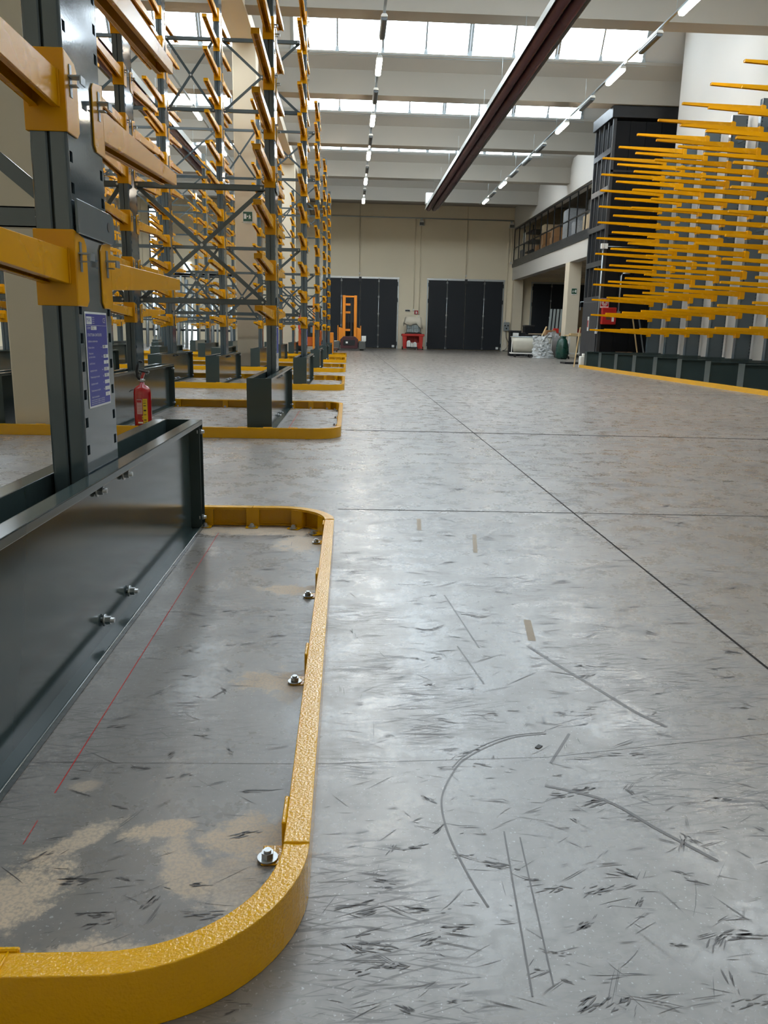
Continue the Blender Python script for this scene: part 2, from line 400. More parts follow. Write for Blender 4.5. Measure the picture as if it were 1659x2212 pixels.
# glazing strips (sill at the top of beam i, leaning back towards the viewer)
wn = 0
ORD = {5: 'nearest', 6: 'middle', 7: 'farthest'}
for i in range(1, 9):
    y = YB[i]; ya, za = y-.25, ZS+.07; yb, zb = y-1.0, 11.02
    for side, (xa, xb) in enumerate(((-15.7, -3.35), (-1.85, 9.35))):
        solid = i == 8
        if solid:
            P = [(XL if side == 0 else -3.2, ya), (-3.2 if side == 0 else XR, ya)]
            o = MB().prism([(ya, za-.1), (ya+.08, za-.1), (yb+.08, zb), (yb, zb)], 'x', P[0][0], P[1][0]).build('roof_panel', WALL, cl); continue
        wn += 1
        W = sempty('window_%d' % wn, (0, 0, 0))
        W['label'] = '%s strip of white roof glazing %s the cream columns' % (ORD.get(i, 'overhead'), ('left of', 'right of')[side])
        n = round((xb-xa)/1.4); stp = (xb-xa)/n
        def pt(x, t, d=0.): return (x, ya+(yb-ya)*t+d*.86, za+(zb-za)*t+d*.5)
        for k in range(n):
            x0, x1 = xa+k*stp+.025, xa+(k+1)*stp-.025
            MB().hexa([pt(x0,0,.03), pt(x1,0,.03), pt(x1,0,.05), pt(x0,0,.05), pt(x0,1,.03), pt(x1,1,.03), pt(x1,1,.05), pt(x0,1,.05)]).build('pane', PANE, W)
        for k in range(n+1):
            x = xa+k*stp; wd = .09 if k % 2 == 0 else .05
            m = MB()
            if k % 2 == 0 and 0 < k < n:
                for s in (-1, 1): m.hexa([pt(x+s*.045-.028,0,-.02), pt(x+s*.045+.028,0,-.02), pt(x+s*.045+.028,0,.06), pt(x+s*.045-.028,0,.06), pt(x+s*.045-.028,1,-.02), pt(x+s*.045+.028,1,-.02), pt(x+s*.045+.028,1,.06), pt(x+s*.045-.028,1,.06)])
            else:
                m.hexa([pt(x-wd/2,0,-.02), pt(x+wd/2,0,-.02), pt(x+wd/2,0,.06), pt(x-wd/2,0,.06), pt(x-wd/2,1,-.02), pt(x+wd/2,1,-.02), pt(x+wd/2,1,.06), pt(x-wd/2,1,.06)])
            mu = m.build('mullion', ALU, W)
            if i >= 5:
                q = MB(); zz = .10
                q.hexa([pt(x-.07,0,-.10), pt(x+.07,0,-.10), pt(x+.07,0,-.02), pt(x-.07,0,-.02), pt(x-.035,zz,-.05), pt(x+.035,zz,-.05), pt(x+.035,zz,-.02), pt(x-.035,zz,-.02)])
                q.build('bracket', ALU, mu)
        MB().hexa([pt(xa-.1,-.06,-.12), pt(xb+.1,-.06,-.12), pt(xb+.1,-.06,.1), pt(xa-.1,-.06,.1), pt(xa-.1,-.005,-.12), pt(xb+.1,-.005,-.12), pt(xb+.1,-.005,.1), pt(xa-.1,-.005,.1)]).build('window_sill', ALU, W)
        # blank panels at the ends of the strip
        for x0, x1 in ((XL, xa-.05),) if side == 0 else ((xb+.05, XE if i < 5 else XR),):
            MB().hexa([pt(x0,-.05,.0), pt(x1,-.05,.0), pt(x1,-.05,.08), pt(x0,-.05,.08), pt(x0,1,.0), pt(x1,1,.0), pt(x1,1,.08), pt(x0,1,.08)]).build('blank_panel', WALLW, W)
        if side == 0: MB().hexa([pt(xb+.05,-.05,0), pt(-1.9,-.05,0), pt(-1.9,-.05,.08), pt(xb+.05,-.05,.08), pt(xb+.05,1,0), pt(-1.9,1,0), pt(-1.9,1,.08), pt(xb+.05,1,.08)]).build('blank_panel', WALLW, W)
# girders along the column line and over the mezzanine edge
struct(MB().box(-3.15, Y0, 8.42, -2.525, Y1, 8.75).build('ceiling_girder', COLM), 'cream concrete girder carried by the columns')
struct(MB().box(10.95, 27.3, 8.0, 11.5, Y1, 9.6).build('ceiling_girder', WALLW), 'white concrete girder above the mezzanine edge')
# columns
for y in (-7.9, 7.70, 23.3, 38.9):
    c = MB().box(-3.15, y, 0, -2.525, y+.60, 8.42).build('concrete_column', COLM, None, .015)
    struct(c, 'cream concrete column between the left-hand racks')
struct(MB().box(11.0, 41.12, 0, 11.65, 41.86, 4.7).build('concrete_column', COLM, None, .015), 'cream concrete column under the mezzanine edge')
struct(MB().box(11.05, 55.0, 0, 11.7, 55.5, 4.7).build('concrete_column', COLM, None, .015), 'cream pilaster at the rear end of the mezzanine')
# mezzanine
mz = sempty('mezzanine'); mz['label'] = 'concrete mezzanine floor with white edge beam'
MB().box(11.0, 30.4, 4.68, 11.45, Y1, 5.55).build('edge_beam', WALLW, mz, .01)
MB().box(11.45, 30.4, 5.2, XR, Y1, 5.55).build('slab', COLM, mz)
for k in range(9): MB().box(11.45, 31.5+k*2.8, 4.85, XR, 31.9+k*2.8, 5.2).build('rib', COLM, mz)
MB().box(10.94, 30.4, 5.50, 11.02, Y1, 5.72).build('edge_channel', DKGREY, mz, .006)
# folding doors
def door(num, xa, xb, z1, lab):
    D = sempty('door_%d' % num, (0, Y1, 0)); D['label'] = lab
    n = 4; st = (xb-xa)/n
    for k in range(n):
        MB().box(xa+k*st+.012, -.09, .04, xa+(k+1)*st-.012, -.02, z1-.05).build('leaf', DOORM, D, .006)
    for k in (1, 3):
        x = xa+k*st
        r = MB().cyl((x, -.12, .02), (x, -.12, z1), .028, 8).build('bolt_rod', ZINC, D)
        m = MB()
        for z in (.12, .9, 1.5, 2.3, 3.4, z1-.2): m.box(x-.05, -.135, z-.05, x+.05, -.09, z+.05)
        m.build('guide', ZINC, r)
    m = MB(); m.box(xa-.12, -.07, z1-.05, xb+.12, -.0, z1+.07); m.build('head_track', ZINC, D)
    for x in (xa-.1, xb+.02): MB().box(x, -.05, 0, x+.07, 0, z1).build('jamb', ALU, D)
    for x in (xa-.03, xb-.03):
        for z in (.35, z1-.35, z1-1.4): MB().box(x, -.12, z-.13, x+.07, -.05, z+.13).build('hinge', BLACK, D)
    MB().box((xa+xb)/2-.09, -.13, z1-.25, (xa+xb)/2+.09, -.05, z1+.05).build('latch', BLACK, D)
    MB().box(xb-.3, -.10, .10, xb-.13, -.088, .25).build('label_plate', SIGNW, D)
door(1, -1.75, 3.26, 4.62, 'anthracite four-leaf folding door behind the yellow stacker')
door(2, 5.36, 10.40, 4.62, 'anthracite four-leaf folding door in the middle of the rear wall')
door(3, 12.45, 17.5, 4.55, 'anthracite folding door under the mezzanine')
# daylight slits in the left part of the rear wall
W = sempty('window_%d' % (wn+1), (0, Y1, 0)); W['label'] = 'tall narrow daylit window in the left rear wall'
for k in range(9):
    MB().box(-13.02, -.06, .6+k*.9, -12.62, -.03, .6+k*.9+.8).build('pane', PANE, W)
m = MB(); m.box(-13.1, -.1, .5, -13.02, 0, 8.8); m.box(-12.62, -.1, .5, -12.54, 0, 8.8)
for k in range(10): m.box(-13.02, -.09, .5+k*.9, -12.62, 0, .6+k*.9)
m.build('window_frame', DKGREY, W)
W = sempty('window_%d' % (wn+2), (0, Y1, 0)); W['label'] = 'small glazed door panes low in the left rear wall'
for x, z0, z1 in ((-11.0, .1, 1.25), (-10.45, .1, 1.1), (-10.9, 4.6, 5.3)): MB().box(x, -.06, z0, x+.42, -.03, z1).build('pane', PANE, W)
m = MB()
for x in (-11.08, -10.58, -10.53, -10.03): m.box(x, -.08, 0, x+.05, 0, 2.3)
m.box(-11.08, -.08, 2.2, -10.0, 0, 2.3); m.box(-10.98, -.08, 4.5, -10.4, 0, 4.58); m.build('window_frame', ALU, W)

# ================================================================== CANTILEVER RACKS
ZL = [1.06 + .477*k for k in range(12)]
def upright_mesh(wd, dp, h, name):
    # hollow column: two lipped channels back to back with a groove, slotted side faces
    M = MB(); hx, hy, e = wd/2, dp/2, .012
    g = .003
    for sx in (-1, 1):
        # side face with slots at both edges
        ys = [-hy+e, -hy+.016, -hy+.042, hy-.048, hy-.022, hy-e]
        pitch = .085; zs = []
        z = .60
        while z < h-.05: zs.append(z); z += pitch
        x = sx*hx
        def q(ya, yb, za, zb): M.add([(x,ya,za),(x,yb,za),(x,yb,zb),(x,ya,zb)], [(0,1,2,3)])
        q(ys[0], ys[1], 0, h); q(ys[2], ys[3], 0, h); q(ys[4], ys[5], 0, h)
        for a, b in ((ys[1], ys[2]), (ys[3], ys[4])):
            pz = 0
            for z in zs:
                q(a, b, pz, z); pz = z+.030
            q(a, b, pz, h)
            for z in zs:   # slot reveals
                xi = x-sx*.006
                M.add([(x,a,z),(x,b,z),(xi,b,z),(xi,a,z)], [(0,1,2,3)]); M.add([(x,a,z+.030),(x,b,z+.030),(xi,b,z+.030),(xi,a,z+.030)], [(0,1,2,3)])
                M.add([(x,a,z),(x,a,z+.030),(xi,a,z+.030),(xi,a,z)], [(0,1,2,3)]); M.add([(x,b,z),(x,b,z+.030),(xi,b,z+.030),(xi,b,z)], [(0,1,2,3)])
        for sy in (-1, 1):
            # rounded corner then front strip to the groove
            c = [(sx*(hx-e+e*math.cos(t)), sy*(hy-e+e*math.sin(t))) for t in [0, PI/8, PI/4, 3*PI/8, PI/2]]
            c += [(sx*(g+.004), sy*hy), (sx*g, sy*(hy-.004)), (sx*g, sy*(hy-.02))]
            for i in range(len(c)-1):
                M.add([(*c[i],0),(*c[i+1],0),(*c[i+1],h),(*c[i],h)], [(0,1,2,3)], i < 4)
    M.add([(-hx,-hy,h),(hx,-hy,h),(hx,hy,h),(-hx,hy,h)], [(0,1,2,3)])
    for sy in (-1, 1): M.add([(-g,sy*(hy-.02),0),(g,sy*(hy-.02),0),(g,sy*(hy-.02),h),(-g,sy*(hy-.02),h)], [(0,1,2,3)])
    return M.mesh(name)
def arm_mesh(wd, ln, root, tip, name, hw=.0585):
    # tapered channel arm, slot open underneath, welded to a saddle that wraps the column; points along +y
    M = MB(); t = .0045; a = wd/2; (rb, rt), (tb, tt) = root, tip; y0, y1 = .006, ln; lip = wd*.27
    for s in (-1, 1):
        x0, x1 = s*a, s*(a-t)
        M.hexa([(x0,y0,rb),(x1,y0,rb),(x1,y1,tb),(x0,y1,tb),(x0,y0,rt),(x1,y0,rt),(x1,y1,tt),(x0,y1,tt)])
        x2 = s*(a-lip)
        M.hexa([(x1,y0,rb),(x2,y0,rb),(x2,y1,tb),(x1,y1,tb),(x1,y0,rb+t),(x2,y0,rb+t),(x2,y1,tb+t),(x1,y1,tb+t)])
    b = a-t
    M.hexa([(-b,y0,rt-t),(b,y0,rt-t),(b,y1,tt-t),(-b,y1,tt-t),(-b,y0,rt),(b,y0,rt),(b,y1,tt),(-b,y1,tt)])
    M.hexa([(-b,y1-.012,tb+t),(b,y1-.012,tb+t),(b,y1-.008,tb+t),(-b,y1-.008,tb+t),(-b,y1-.012,tt-t),(b,y1-.012,tt-t),(b,y1-.008,tt-t),(-b,y1-.008,tt-t)])
    M.box(-hw, 0, 0, hw, .006, .215)
    for s in (-1, 1):
        x0, x1 = s*hw, s*(hw-.005)
        poly = [(0, .0), (0, .215), (-.085, .20), (-.105, .18), (-.105, .018), (-.085, 0)]
        M.prism(poly, 'x', min(x0, x1), max(x0, x1))
    # weld bead round the root
    for s in (-1, 1): M.bar((s*a, .009, rb), (s*a, .009, rt), .010, .010)
    M.bar((-a, .009, rt), (a, .009, rt), .010, .010)
    return M.mesh(name, .0016)
def clip_mesh():
    M = MB(); M.box(.045, -.062, .150, .095, -.022, .154); M.box(.091, -.062, .132, .095, -.022, .154); M.box(.045, -.055, .128, .080, -.030, .131)
    M.box(.0590, -.052, .10, .0610, -.034, .185)
    return M.mesh('locking_clip')
def base_mesh(ln, wd, h, name):
    # two outward-facing channels with end plates; runs along +y from 0 to ln, centred on x=0
    M = MB(); a = wd/2; fl_ = .062; t = .007
    for s in (-1, 1):
        def bx(xa, xb, za, zb, ya=.008, yb=ln-.008): M.box(min(s*xa, s*xb), ya, za, max(s*xa, s*xb), yb, zb)
        bx(a-fl_, a-fl_+t, 0, h); bx(a-fl_, a, h-t, h); bx(a-fl_, a, 0, t)
        bx(a-t, a, h-.024, h); bx(a-t, a, 0, .022)
        for y in (ln-.068,): M.box(min(s*(a-fl_), s*(a-.004)), y, t, max(s*(a-fl_), s*(a-.004)), y+.006, h-t)
    M.box(-a, 0, 0, a, .008, h); M.box(-a, ln-.008, 0, a, ln, h)
    return M.mesh(name, .0022, 2)
def bolt_mesh():
    M = MB(); M.cyl((-.03,0,0), (.046,0,0), .0085, 10); M.cyl((.012,0,0), (.018,0,0), .020, 16); M.cyl((.018,0,0), (.034,0,0), .014, 6, False); M.cyl((-.012,0,0), (-.004,0,0), .018, 12)
    return M.mesh('bolt')
UPM = upright_mesh(.106, .35, 6.75, 'upright'); ARM = arm_mesh(.078, 1.225, (.062, .160), (.124, .174), 'arm'); CLM = clip_mesh()
BASEM = base_mesh(2.90, .24, .555, 'base'); BOLTM = bolt_mesh()
BRH = .060
def hbrace(x0, x1, y, z, rack):
    M = MB(); M.box(x0, y-.022, z-BRH/2, x1, y-.018, z+BRH/2); M.box(x0, y-.022, z+BRH/2-.004, x1, y+.022, z+BRH/2); M.box(x0, y-.022, z-BRH/2, x1, y+.022, z-BRH/2+.004)
    o = M.build('brace', GRY, rack)
    k = MB()
    for x in (x0+.03, x1-.03): k.cyl((x, y-.034, z), (x, y-.02, z), .012, 8)
    k.build('brace_bolt', ZINC, o)
def xbrace(x0, x1, y, z0, z1, rack):
    for s, (a, b) in ((0, ((x0, z0), (x1, z1))), (1, ((x0, z1), (x1, z0)))):
        MB().bar((a[0], y+.012*s, a[1]), (b[0], y+.012*s, b[1]), .008, .045, up=(0, 1, 0) and (0,0,1)).build('diagonal', GRY, rack)
    MB().cyl(((x0+x1)/2, y-.02, (z0+z1)/2), ((x0+x1)/2, y+.03, (z0+z1)/2), .016, 10).build('cross_bolt', ZINC, rack)
ROWL = ['double-sided cantilever rack with blue load plate, nearest the viewer', 'second double-sided cantilever rack from the viewer, extinguisher at its foot',
        'third double-sided cantilever rack from the viewer on the left', 'fourth double-sided cantilever rack, beside the column with the exit sign',
        'fifth double-sided cantilever rack from the viewer on the left', 'farthest double-sided cantilever rack on the left, nearest the stacker']
RY = [.977 + 6.62*k for k in range(6)]
for k in range(6):
    yo = RY[k]; yc = yo + 1.664
    R = thing('cantilever_rack', 'grey and yellow '+ROWL[k] if k else 'grey and yellow '+ROWL[k], 'rack', (0, 0, 0))
    xs = [-.855, -2.395] if k == 0 else [-.855, -2.395, -3.40, -4.945, -6.49, -8.03]
    for i, x in enumerate(xs):
        obj('upright', UPM, GRY, R, (x, yc, .012))
        bb = obj('base', BASEM, GRYB, R, (x, yo+.20, 0))
        if i == 0 or (k < 3 and i < 3):
            for dy in (-.15, .15):
                for z in (.070, .500): obj('bolt', BOLTM, ZINC, bb, (.058, 1.464+dy, z))
            for z in (.06, .50): obj('bolt', BOLTM, ZINC, bb, (.09, 2.85, z))
        for z in ZL:
            for s in (1, -1):
                a = obj('arm', ARM, YELA, R, (x, yc+s*.175, z), 0 if s == 1 else PI)
                if k < 2 and i < 2 or (i == 0 and k < 4):
                    c = obj('locking_clip', CLM, CLIP, a)
                    if s == -1: c.scale = (-1, 1, 1)
    pairs = [(-.855, -2.395)] if k == 0 else list(zip(xs[:-1], xs[1:]))
    for a, b in pairs:
        if k != 0:
            for z in ([1.31, 2.51, 4.90, 6.07]): hbrace(b+.075, a-.075, yc, z, R)
            for z0, z1 in ((1.31, 2.51), (4.90, 6.07)): xbrace(b+.08, a-.08, yc+.03, z0, z1, R)
        else:
            for z in (1.325, 2.51): hbrace(b+.075, a-.06, yc, z, R)
            xbrace(b+.08, a-.06, yc+.03, 1.36, 2.51, R)
    # brace bracket plates on the outer upright
    for z in (1.315, 2.51):
        M = MB(); M.prism([(yc-.165, z-.048), (yc+.175, z-.048), (yc+.195, z-.04), (yc+.205, z-.022), (yc+.205, z+.022), (yc+.195, z+.04), (yc+.175, z+.048), (yc-.165, z+.048)], 'x', -.795, -.787)
        br = M.build('bracket', BRKM, R, .002)
        MB().cyl((-.789, yc+.14, z+.004), (-.7855, yc+.14, z+.004), .015, 14).build('bracket_hole', INK, br)
    if k in (0, 1, 2):
        pl = MB().box(-.8015, yc-.118, .752, -.7995, yc+.105, 1.046).build('load_plate', SIGNW, R, .0006)
        pl['label'] = 'blue load plate with white lettering'
        MB().box(-.7998, yc-.111, .758, -.7992, yc+.099, 1.040).build('plate_field', SIGNB, pl)
        if k == 0:
            M = MB()
            def rect(ya, yb, za, zb): M.box(-.7994, yc+ya, za, -.7989, yc+yb, zb)
            for ya, yb, za, zb in ((-.065,-.01,.992,1.003),(.045,.098,.934,.944),(.05,.10,.903,.914),(.05,.10,.884,.895),(.05,.10,.862,.873),(.05,.10,.842,.853),(.05,.10,.820,.832),(.05,.10,.799,.811),(.052,.10,.780,.792),(-.106,-.055,1.009,1.032)): rect(ya, yb, za, zb)
            rect(-.108, .096, 1.0045, 1.0055)
            M.build('plate_box', SIGNW, pl)
            def ptext(s, y, z, sz, m=SIGNW):
                o = obj('lettering', text_mesh(s, sz, 'lettering'), m, pl, (-.7987, yc+y, z)); o.rotation_euler = (PI/2, 0, PI/2)
            for s, y, z, sz in (('CE', .058, 1.021, .022), ('COMM.', -.105, .997, .010), ('STRUTTURA CANTILEVER', -.105, .976, .0125), ('Scaffalatura cantilever tipo', -.103, .957, .009),
                                ('Altezza colonna', -.102, .938, .009), ('m', .025, .938, .009), ('Portata max', -.101, .920, .009), ('per lato colonna', -.10, .909, .009), ('kg', .028, .909, .009),
                                ('Livelli di carico', -.099, .889, .009), ('Lunghezza mensola', -.098, .867, .009), ('mm', .025, .867, .008), ('Portata max per mensola', -.097, .847, .009), ('kg', .032, .847, .009),
                                ('Lunghezza mensola', -.095, .826, .009), ('m', .032, .826, .009), ('Portata max per mensola', -.094, .805, .009), ('kg', .034, .805, .009), ('Anno di costruzione', -.093, .785, .009)):
                ptext(s, y, z, sz)
            for z in (1.030, 1.024, 1.018, 1.012): ptext('Scaffalature', -.05, z, .005)
            for z in (.776, .770, .764): ptext('Attenersi alle istruzioni di montaggio e uso del fabbricante', -.10, z, .0058)
            for s, y, z, sz in (('8153', -.060, .9975, .012), ('6400', .05, .939, .011), ('490', .06, .9085, .012), ('12', .068, .8895, .011), ('1270', .055, .8675, .011), ('410', .062, .8475, .011), ('15', .068, .786, .011), ('MAK', -.104, 1.021, .019)):
                ptext(s, y, z, sz, INK if s != 'MAK' else SIGNB)
# right-hand rack
AR = arm_mesh(.080, 1.95, (.062, .190), (.165, .218), 'arm', hw=.0705)
UPR = upright_mesh(.130, .42, 6.75, 'upright'); BASER = base_mesh(2.50, .27, .555, 'base')
RR = thing('cantilever_rack', 'grey and yellow single-sided cantilever rack along the right-hand wall', 'rack')
RYS = [26.87-1.55*i for i in range(9)]
for i, y in enumerate(RYS):
    obj('upright', UPR, GRY, RR, (10.19, y, .012), PI/2)
    obj('base', BASER, GRYB, RR, (7.95, y, 0), -PI/2)
    for kz in range(12):
        a = obj('arm', AR, YELA, RR, (9.975, y, 1.077+.484*kz), PI/2)
for a, b in zip(RYS[:-1], RYS[1:]):
    for z in (1.3, 3.7, 6.1): MB().box(10.17, b+.07, z-.03, 10.21, a-.07, z+.03).build('brace', GRY, RR)
# ------------------------------------------------------------------ guard rails
RP = [(0,0),(0,.1),(.047,.1),(.047,.086),(.041,.086),(.041,.094),(.006,.094),(.006,.006),(.030,.006),(.030,0)]
BOLTF = MB(); BOLTF.cyl((0,0,0),(0,0,.003),.020,18); BOLTF.cyl((0,0,.003),(0,0,.014),.0125,6,False); BOLTF.cyl((0,0,.014),(0,0,.019),.0075,10); BOLTF = BOLTF.mesh('anchor_bolt')
def bracket_mesh():
    M = MB(); M.box(-.032, 0, 0, .032, .005, .093); M.box(-.032, 0, 0, .032, .055, .005)
    for s in (-1, 1): M.prism([(.0, 0), (.0, .093), (-.034, .093), (-.034, 0)], 'x', s*.032-.0025, s*.032+.0025)
    return M.mesh('bracket', .001)
BRK = bracket_mesh()
TAB = MB(); TAB.box(-.045, 0, .0, .045, .008, .104); TAB.box(-.03, 0, 0, .03, .05, .004); TAB = TAB.mesh('bracket', .002)
GL = ['nearest the viewer', 'second from the viewer, with the extinguisher standing inside', 'third from the viewer', 'fourth, round the exit-sign column', 'fifth from the viewer', 'farthest from the viewer']
for k in range(6):
    ya, yb = RY[k], RY[k]+3.155; xr = -.06; r = .30; xl = -1.7 if k == 0 else -9.0
    G = thing('floor_guard_rail', 'yellow floor guard rail round left-hand rack, %s' % GL[k], 'guard rail')
    def seg(pts, nors, bv=.0018): return MB().sweep(RP, pts, nors).build('rail_section', YEL, G, bv if k < 2 else 0., 2)
    seg([(xl, ya), (xr-r-.13, ya)], [(0,1)]*2)
    seg([(xr-r-.13, ya)]+[(xr-r+r*math.sin(t), ya+r-r*math.cos(t)) for t in [PI/2*i/16 for i in range(17)]], [(0,1)]+[(-math.sin(t), math.cos(t)) for t in [PI/2*i/16 for i in range(17)]])
    seg([(xr, ya+r), (xr, yb-r)], [(-1,0)]*2)
    seg([(xr-r+r*math.cos(t), yb-r+r*math.sin(t)) for t in [PI/2*i/16 for i in range(17)]]+[(xr-r-.13, yb)], [(-math.cos(t), -math.sin(t)) for t in [PI/2*i/16 for i in range(17)]]+[(0,-1)])
    seg([(xr-r-.13, yb), (xl, yb)], [(0,-1)]*2)
    def weld(p, q): MB().tube([p, ((p[0]+q[0])/2, (p[1]+q[1])/2, p[2]+.0015), q], [.002, .003, .002], 6).build('weld', YEL, G)
    if k < 2:
        weld((xr, ya+r, .1), (xr-.047, ya+r, .1)); weld((xr, yb-r, .1), (xr-.047, yb-r, .1)); weld((xr-r-.13, ya, .1), (xr-r-.13, ya+.047, .1)); weld((xr-r-.13, yb, .1), (xr-r-.13, yb-.047, .1))
    def br(x, y, rz, bx, by, m=BRK):
        o = obj('bracket', m, YEL, G, (x, y, 0), rz); b = obj('anchor_bolt', BOLTF, ZINC, G, (bx, by, .005))
    for dy in (.40, 1.20, 1.975, 2.78): br(xr-.047, ya+dy, PI/2, xr-.085, ya+dy-.012, TAB)
    n = 3 if k == 0 else 20
    for j in range(n):
        x = -.49-.24*j if j else -.49
        if j >= 3: x = -1.0-.62*(j-2)
        if x < xl+.1: break
        br(x, yb-.047, PI, x, yb-.085); br(x-.03, ya+.047, 0, x-.03, ya+.085, TAB)
    for t in (.42, 1.15):
        x, y = xr-r+(r-.047)*math.cos(t), yb-r+(r-.047)*math.sin(t)
        br(x, y, t+PI/2, xr-r+(r-.09)*math.cos(t), yb-r+(r-.09)*math.sin(t))
G = thing('floor_guard_rail', 'straight yellow steel guard rail on the floor before the right-hand rack', 'guard rail')
for a, b in ((-1.0, 6.2), (6.2, 13.3), (13.3, 20.4), (20.4, 27.46)):
    MB().sweep(RP, [(7.92, a), (7.92, b)], [(1,0)]*2).build('rail_section', YEL, G)
MB().sweep(RP, [(7.92, 27.46), (10.4, 27.46)], [(0,-1)]*2).build('rail_section', YEL, G)
for y in range(1, 27, 1): MB().box(7.93, y, 0, 7.99, y+.06, .09).build('bracket', YEL, G)

# ================================================================== LIGHTS AND HEATERS
def track(x, ya, yb, lab):
    T = thing('light_track', lab, 'lighting track')
    MB().box(x-.03, ya, 7.865, x+.03, yb, 7.90).build('rail', ALU, T)
    y = ya+.6
    while y < yb:
        MB().cyl((x, y, 7.90), (x, y, 8.5), .006, 6).build('hanger', ALU, T); y += 3.4
track(.71, 8.0, 45.6, 'thin aluminium lighting track hanging left of the long heater')
track(6.98, 8.0, 45.0, 'thin aluminium lighting track hanging right of the long heater')
track(-4.94, 10.0, 46.0, 'thin aluminium lighting track seen through the left racks')
OR = ['first', 'second', 'third', 'fourth', 'fifth', 'sixth', 'seventh', 'eighth']
BODY = MB(); BODY.prism([(-.075, 7.80), (-.05, 7.84), (.05, 7.84), (.075, 7.80), (.075, 7.775), (-.075, 7.775)], 'y', -.62, .62); BODY = BODY.mesh('housing', .006)
DIF = MB(); DIF.prism([(-.07, 7.775), (.07, 7.775), (.07, 7.74), (.045, 7.705), (-.045, 7.705), (-.07, 7.74)], 'y', -.60, .60); DIF = DIF.mesh('diffuser', .008)
DIFO = DIF.copy()
OFFD = mat('unlit_diffuser', '#50565a', .3)
def lamps(x, ys, side, lit=True):
    for i, y in enumerate(sorted(ys, reverse=True)):
        lab = '%s %s strip light from the rear wall in the row %s' % (OR[i], 'lit' if lit else 'unlit', side)
        t = thing('strip_light', lab, 'lamp', (x, y, 0), 'strip lights '+side)
        obj('housing', BODY, WHITE, t); obj('diffuser', DIF if lit else DIFO, LAMPM if lit else OFFD, t)
        c = MB(); c.cyl((0, -.5, 7.84), (0, -.5, 7.86), .01, 6); c.cyl((0, .5, 7.84), (0, .5, 7.86), .01, 6); c.build('hook', ALU, t)
lamps(.71, [11.9, 17.3, 22.7, 28.1, 33.4, 38.8, 44.3], 'left of the heater')
lamps(6.98, [12.6, 17.9, 22.8, 28.2, 38.6, 43.3], 'right of the heater')
lamps(-4.94, [17.3, 22.6, 28.0, 33.4, 38.8, 44.3], 'beyond the left racks')
lamps(.71, [14.6, 20.0, 25.4, 30.8, 36.1, 41.5], 'left of the heater', False)
lamps(6.98, [15.0, 20.3, 25.4, 31.2, 33.5, 36.0, 41.2], 'right of the heater', False)
def heater(x, ya, yb, lab):
    H = thing('radiant_heater', lab, 'heater')
    for s in (-1, 1):
        t = MB().cyl((x+s*.155, ya, 7.72), (x+s*.155, yb, 7.72), .125, 16).build('tube', MAROON, H)
        r = MB(); y = ya+.8
        while y < yb: r.tube([(x+s*.155, y, 7.72), (x+s*.155, y+.02, 7.72)], .128, 16); y += 1.45
        r.build('coupling', MAROON, t)
    M = MB()
    M.prism([(x-.36, 7.66), (x-.35, 7.66), (x-.28, 7.92), (x+.28, 7.92), (x+.35, 7.66), (x+.36, 7.66), (x+.29, 7.94), (x-.29, 7.94)], 'y', ya, yb); M.build('reflector', REFL, H)
    MB().box(x-.36, yb-.4, 7.94, x+.1, yb, 8.5).build('burner_box', WHITE, H, .02)
    h = MB(); y = ya+1
    while y < yb-1:
        for s in (-.3, .3): h.cyl((x+s, y, 7.93), (x+s, y, 8.5), .006, 6)
        y += 3
    h.build('hanger', ALU, H)
heater(4.47, 8.0, 46.1, 'long maroon twin-tube radiant heater hanging over the aisle')
heater(-6.3, 8.0, 44.0, 'maroon twin-tube radiant heater seen through the left racks')

# ================================================================== REAR WALL FITTINGS
t = tag(MB().cyl((-3, 55.38, 8.48), (10.9, 55.38, 8.48), .035, 10).build('wall_pipe', ALU), 'long horizontal metal pipe high on the rear wall', 'pipe')
for x, z0, z1, lab in ((4.373, 2.6, 8.45, 'left thin conduit running down to the extinguisher sign'), (4.746, 2.2, 8.3, 'right thin conduit running down behind the white tarpaulin'),
                   (10.655, 2.0, 8.2, 'thin conduit running down to the switch box'), (10.84, 5.8, 8.3, 'thin conduit beside the mezzanine end'),
                   (.70, 4.9, 8.4, 'thin conduit above the left folding door'), (7.86, 4.9, 8.4, 'thin conduit above the middle folding door')):
    c = thing('conduit', lab, 'conduit', (x, 55.44, 0)); MB().cyl((0, 0, z0), (0, 0, z1), .02, 8).build('pipe', WALL, c); MB().box(-.05, -.04, z0-.06, .05, .05, z0+.06).build('junction_box', WHITE, c, .01)
for x, lab in ((4.75, 'grey wall floodlight high above the red bin'), (10.75, 'grey wall floodlight high beside the mezzanine railing')):
    f = thing('wall_floodlight', lab, 'floodlight', (x, 55.4, 8.15)); MB().prism([(-.18, -.16), (.18, -.16), (.12, .16), (-.12, .16)], 'y', -.22, -.06).build('housing', WHITE, f, .01); MB().box(-.05, -.08, .1, .05, .08, .3).build('arm', ALU, f); MB().box(-.14, -.235, -.13, .14, -.22, .05).build('lens', OFFD, f)
sb = thing('switch_box', 'grey electrical switch box with sockets beside the middle folding door', 'switch box', (10.75, 55.4, 1.35))
MB().box(-.2, -.12, 0, .2, .02, .58).build('housing', ALU, sb, .02); 
for x, z in ((-.1, .35), (.1, .35), (0, .15)): MB().cyl((x, -.16, z), (x, -.12, z), .05, 12).build('socket', RUB, sb)
cb = MB(); cb.tube([(10.72, 55.25, 1.35), (10.75, 55.2, .9), (10.95, 55.1, .5), (10.7, 55.0, .1), (10.5, 54.95, .02), (10.9, 54.6, .02), (11.0, 54.5, .3)], .02, 6)
tag(cb.build('power_cable', RUB), 'black cable drooping from the switch box to the floor', 'cable')
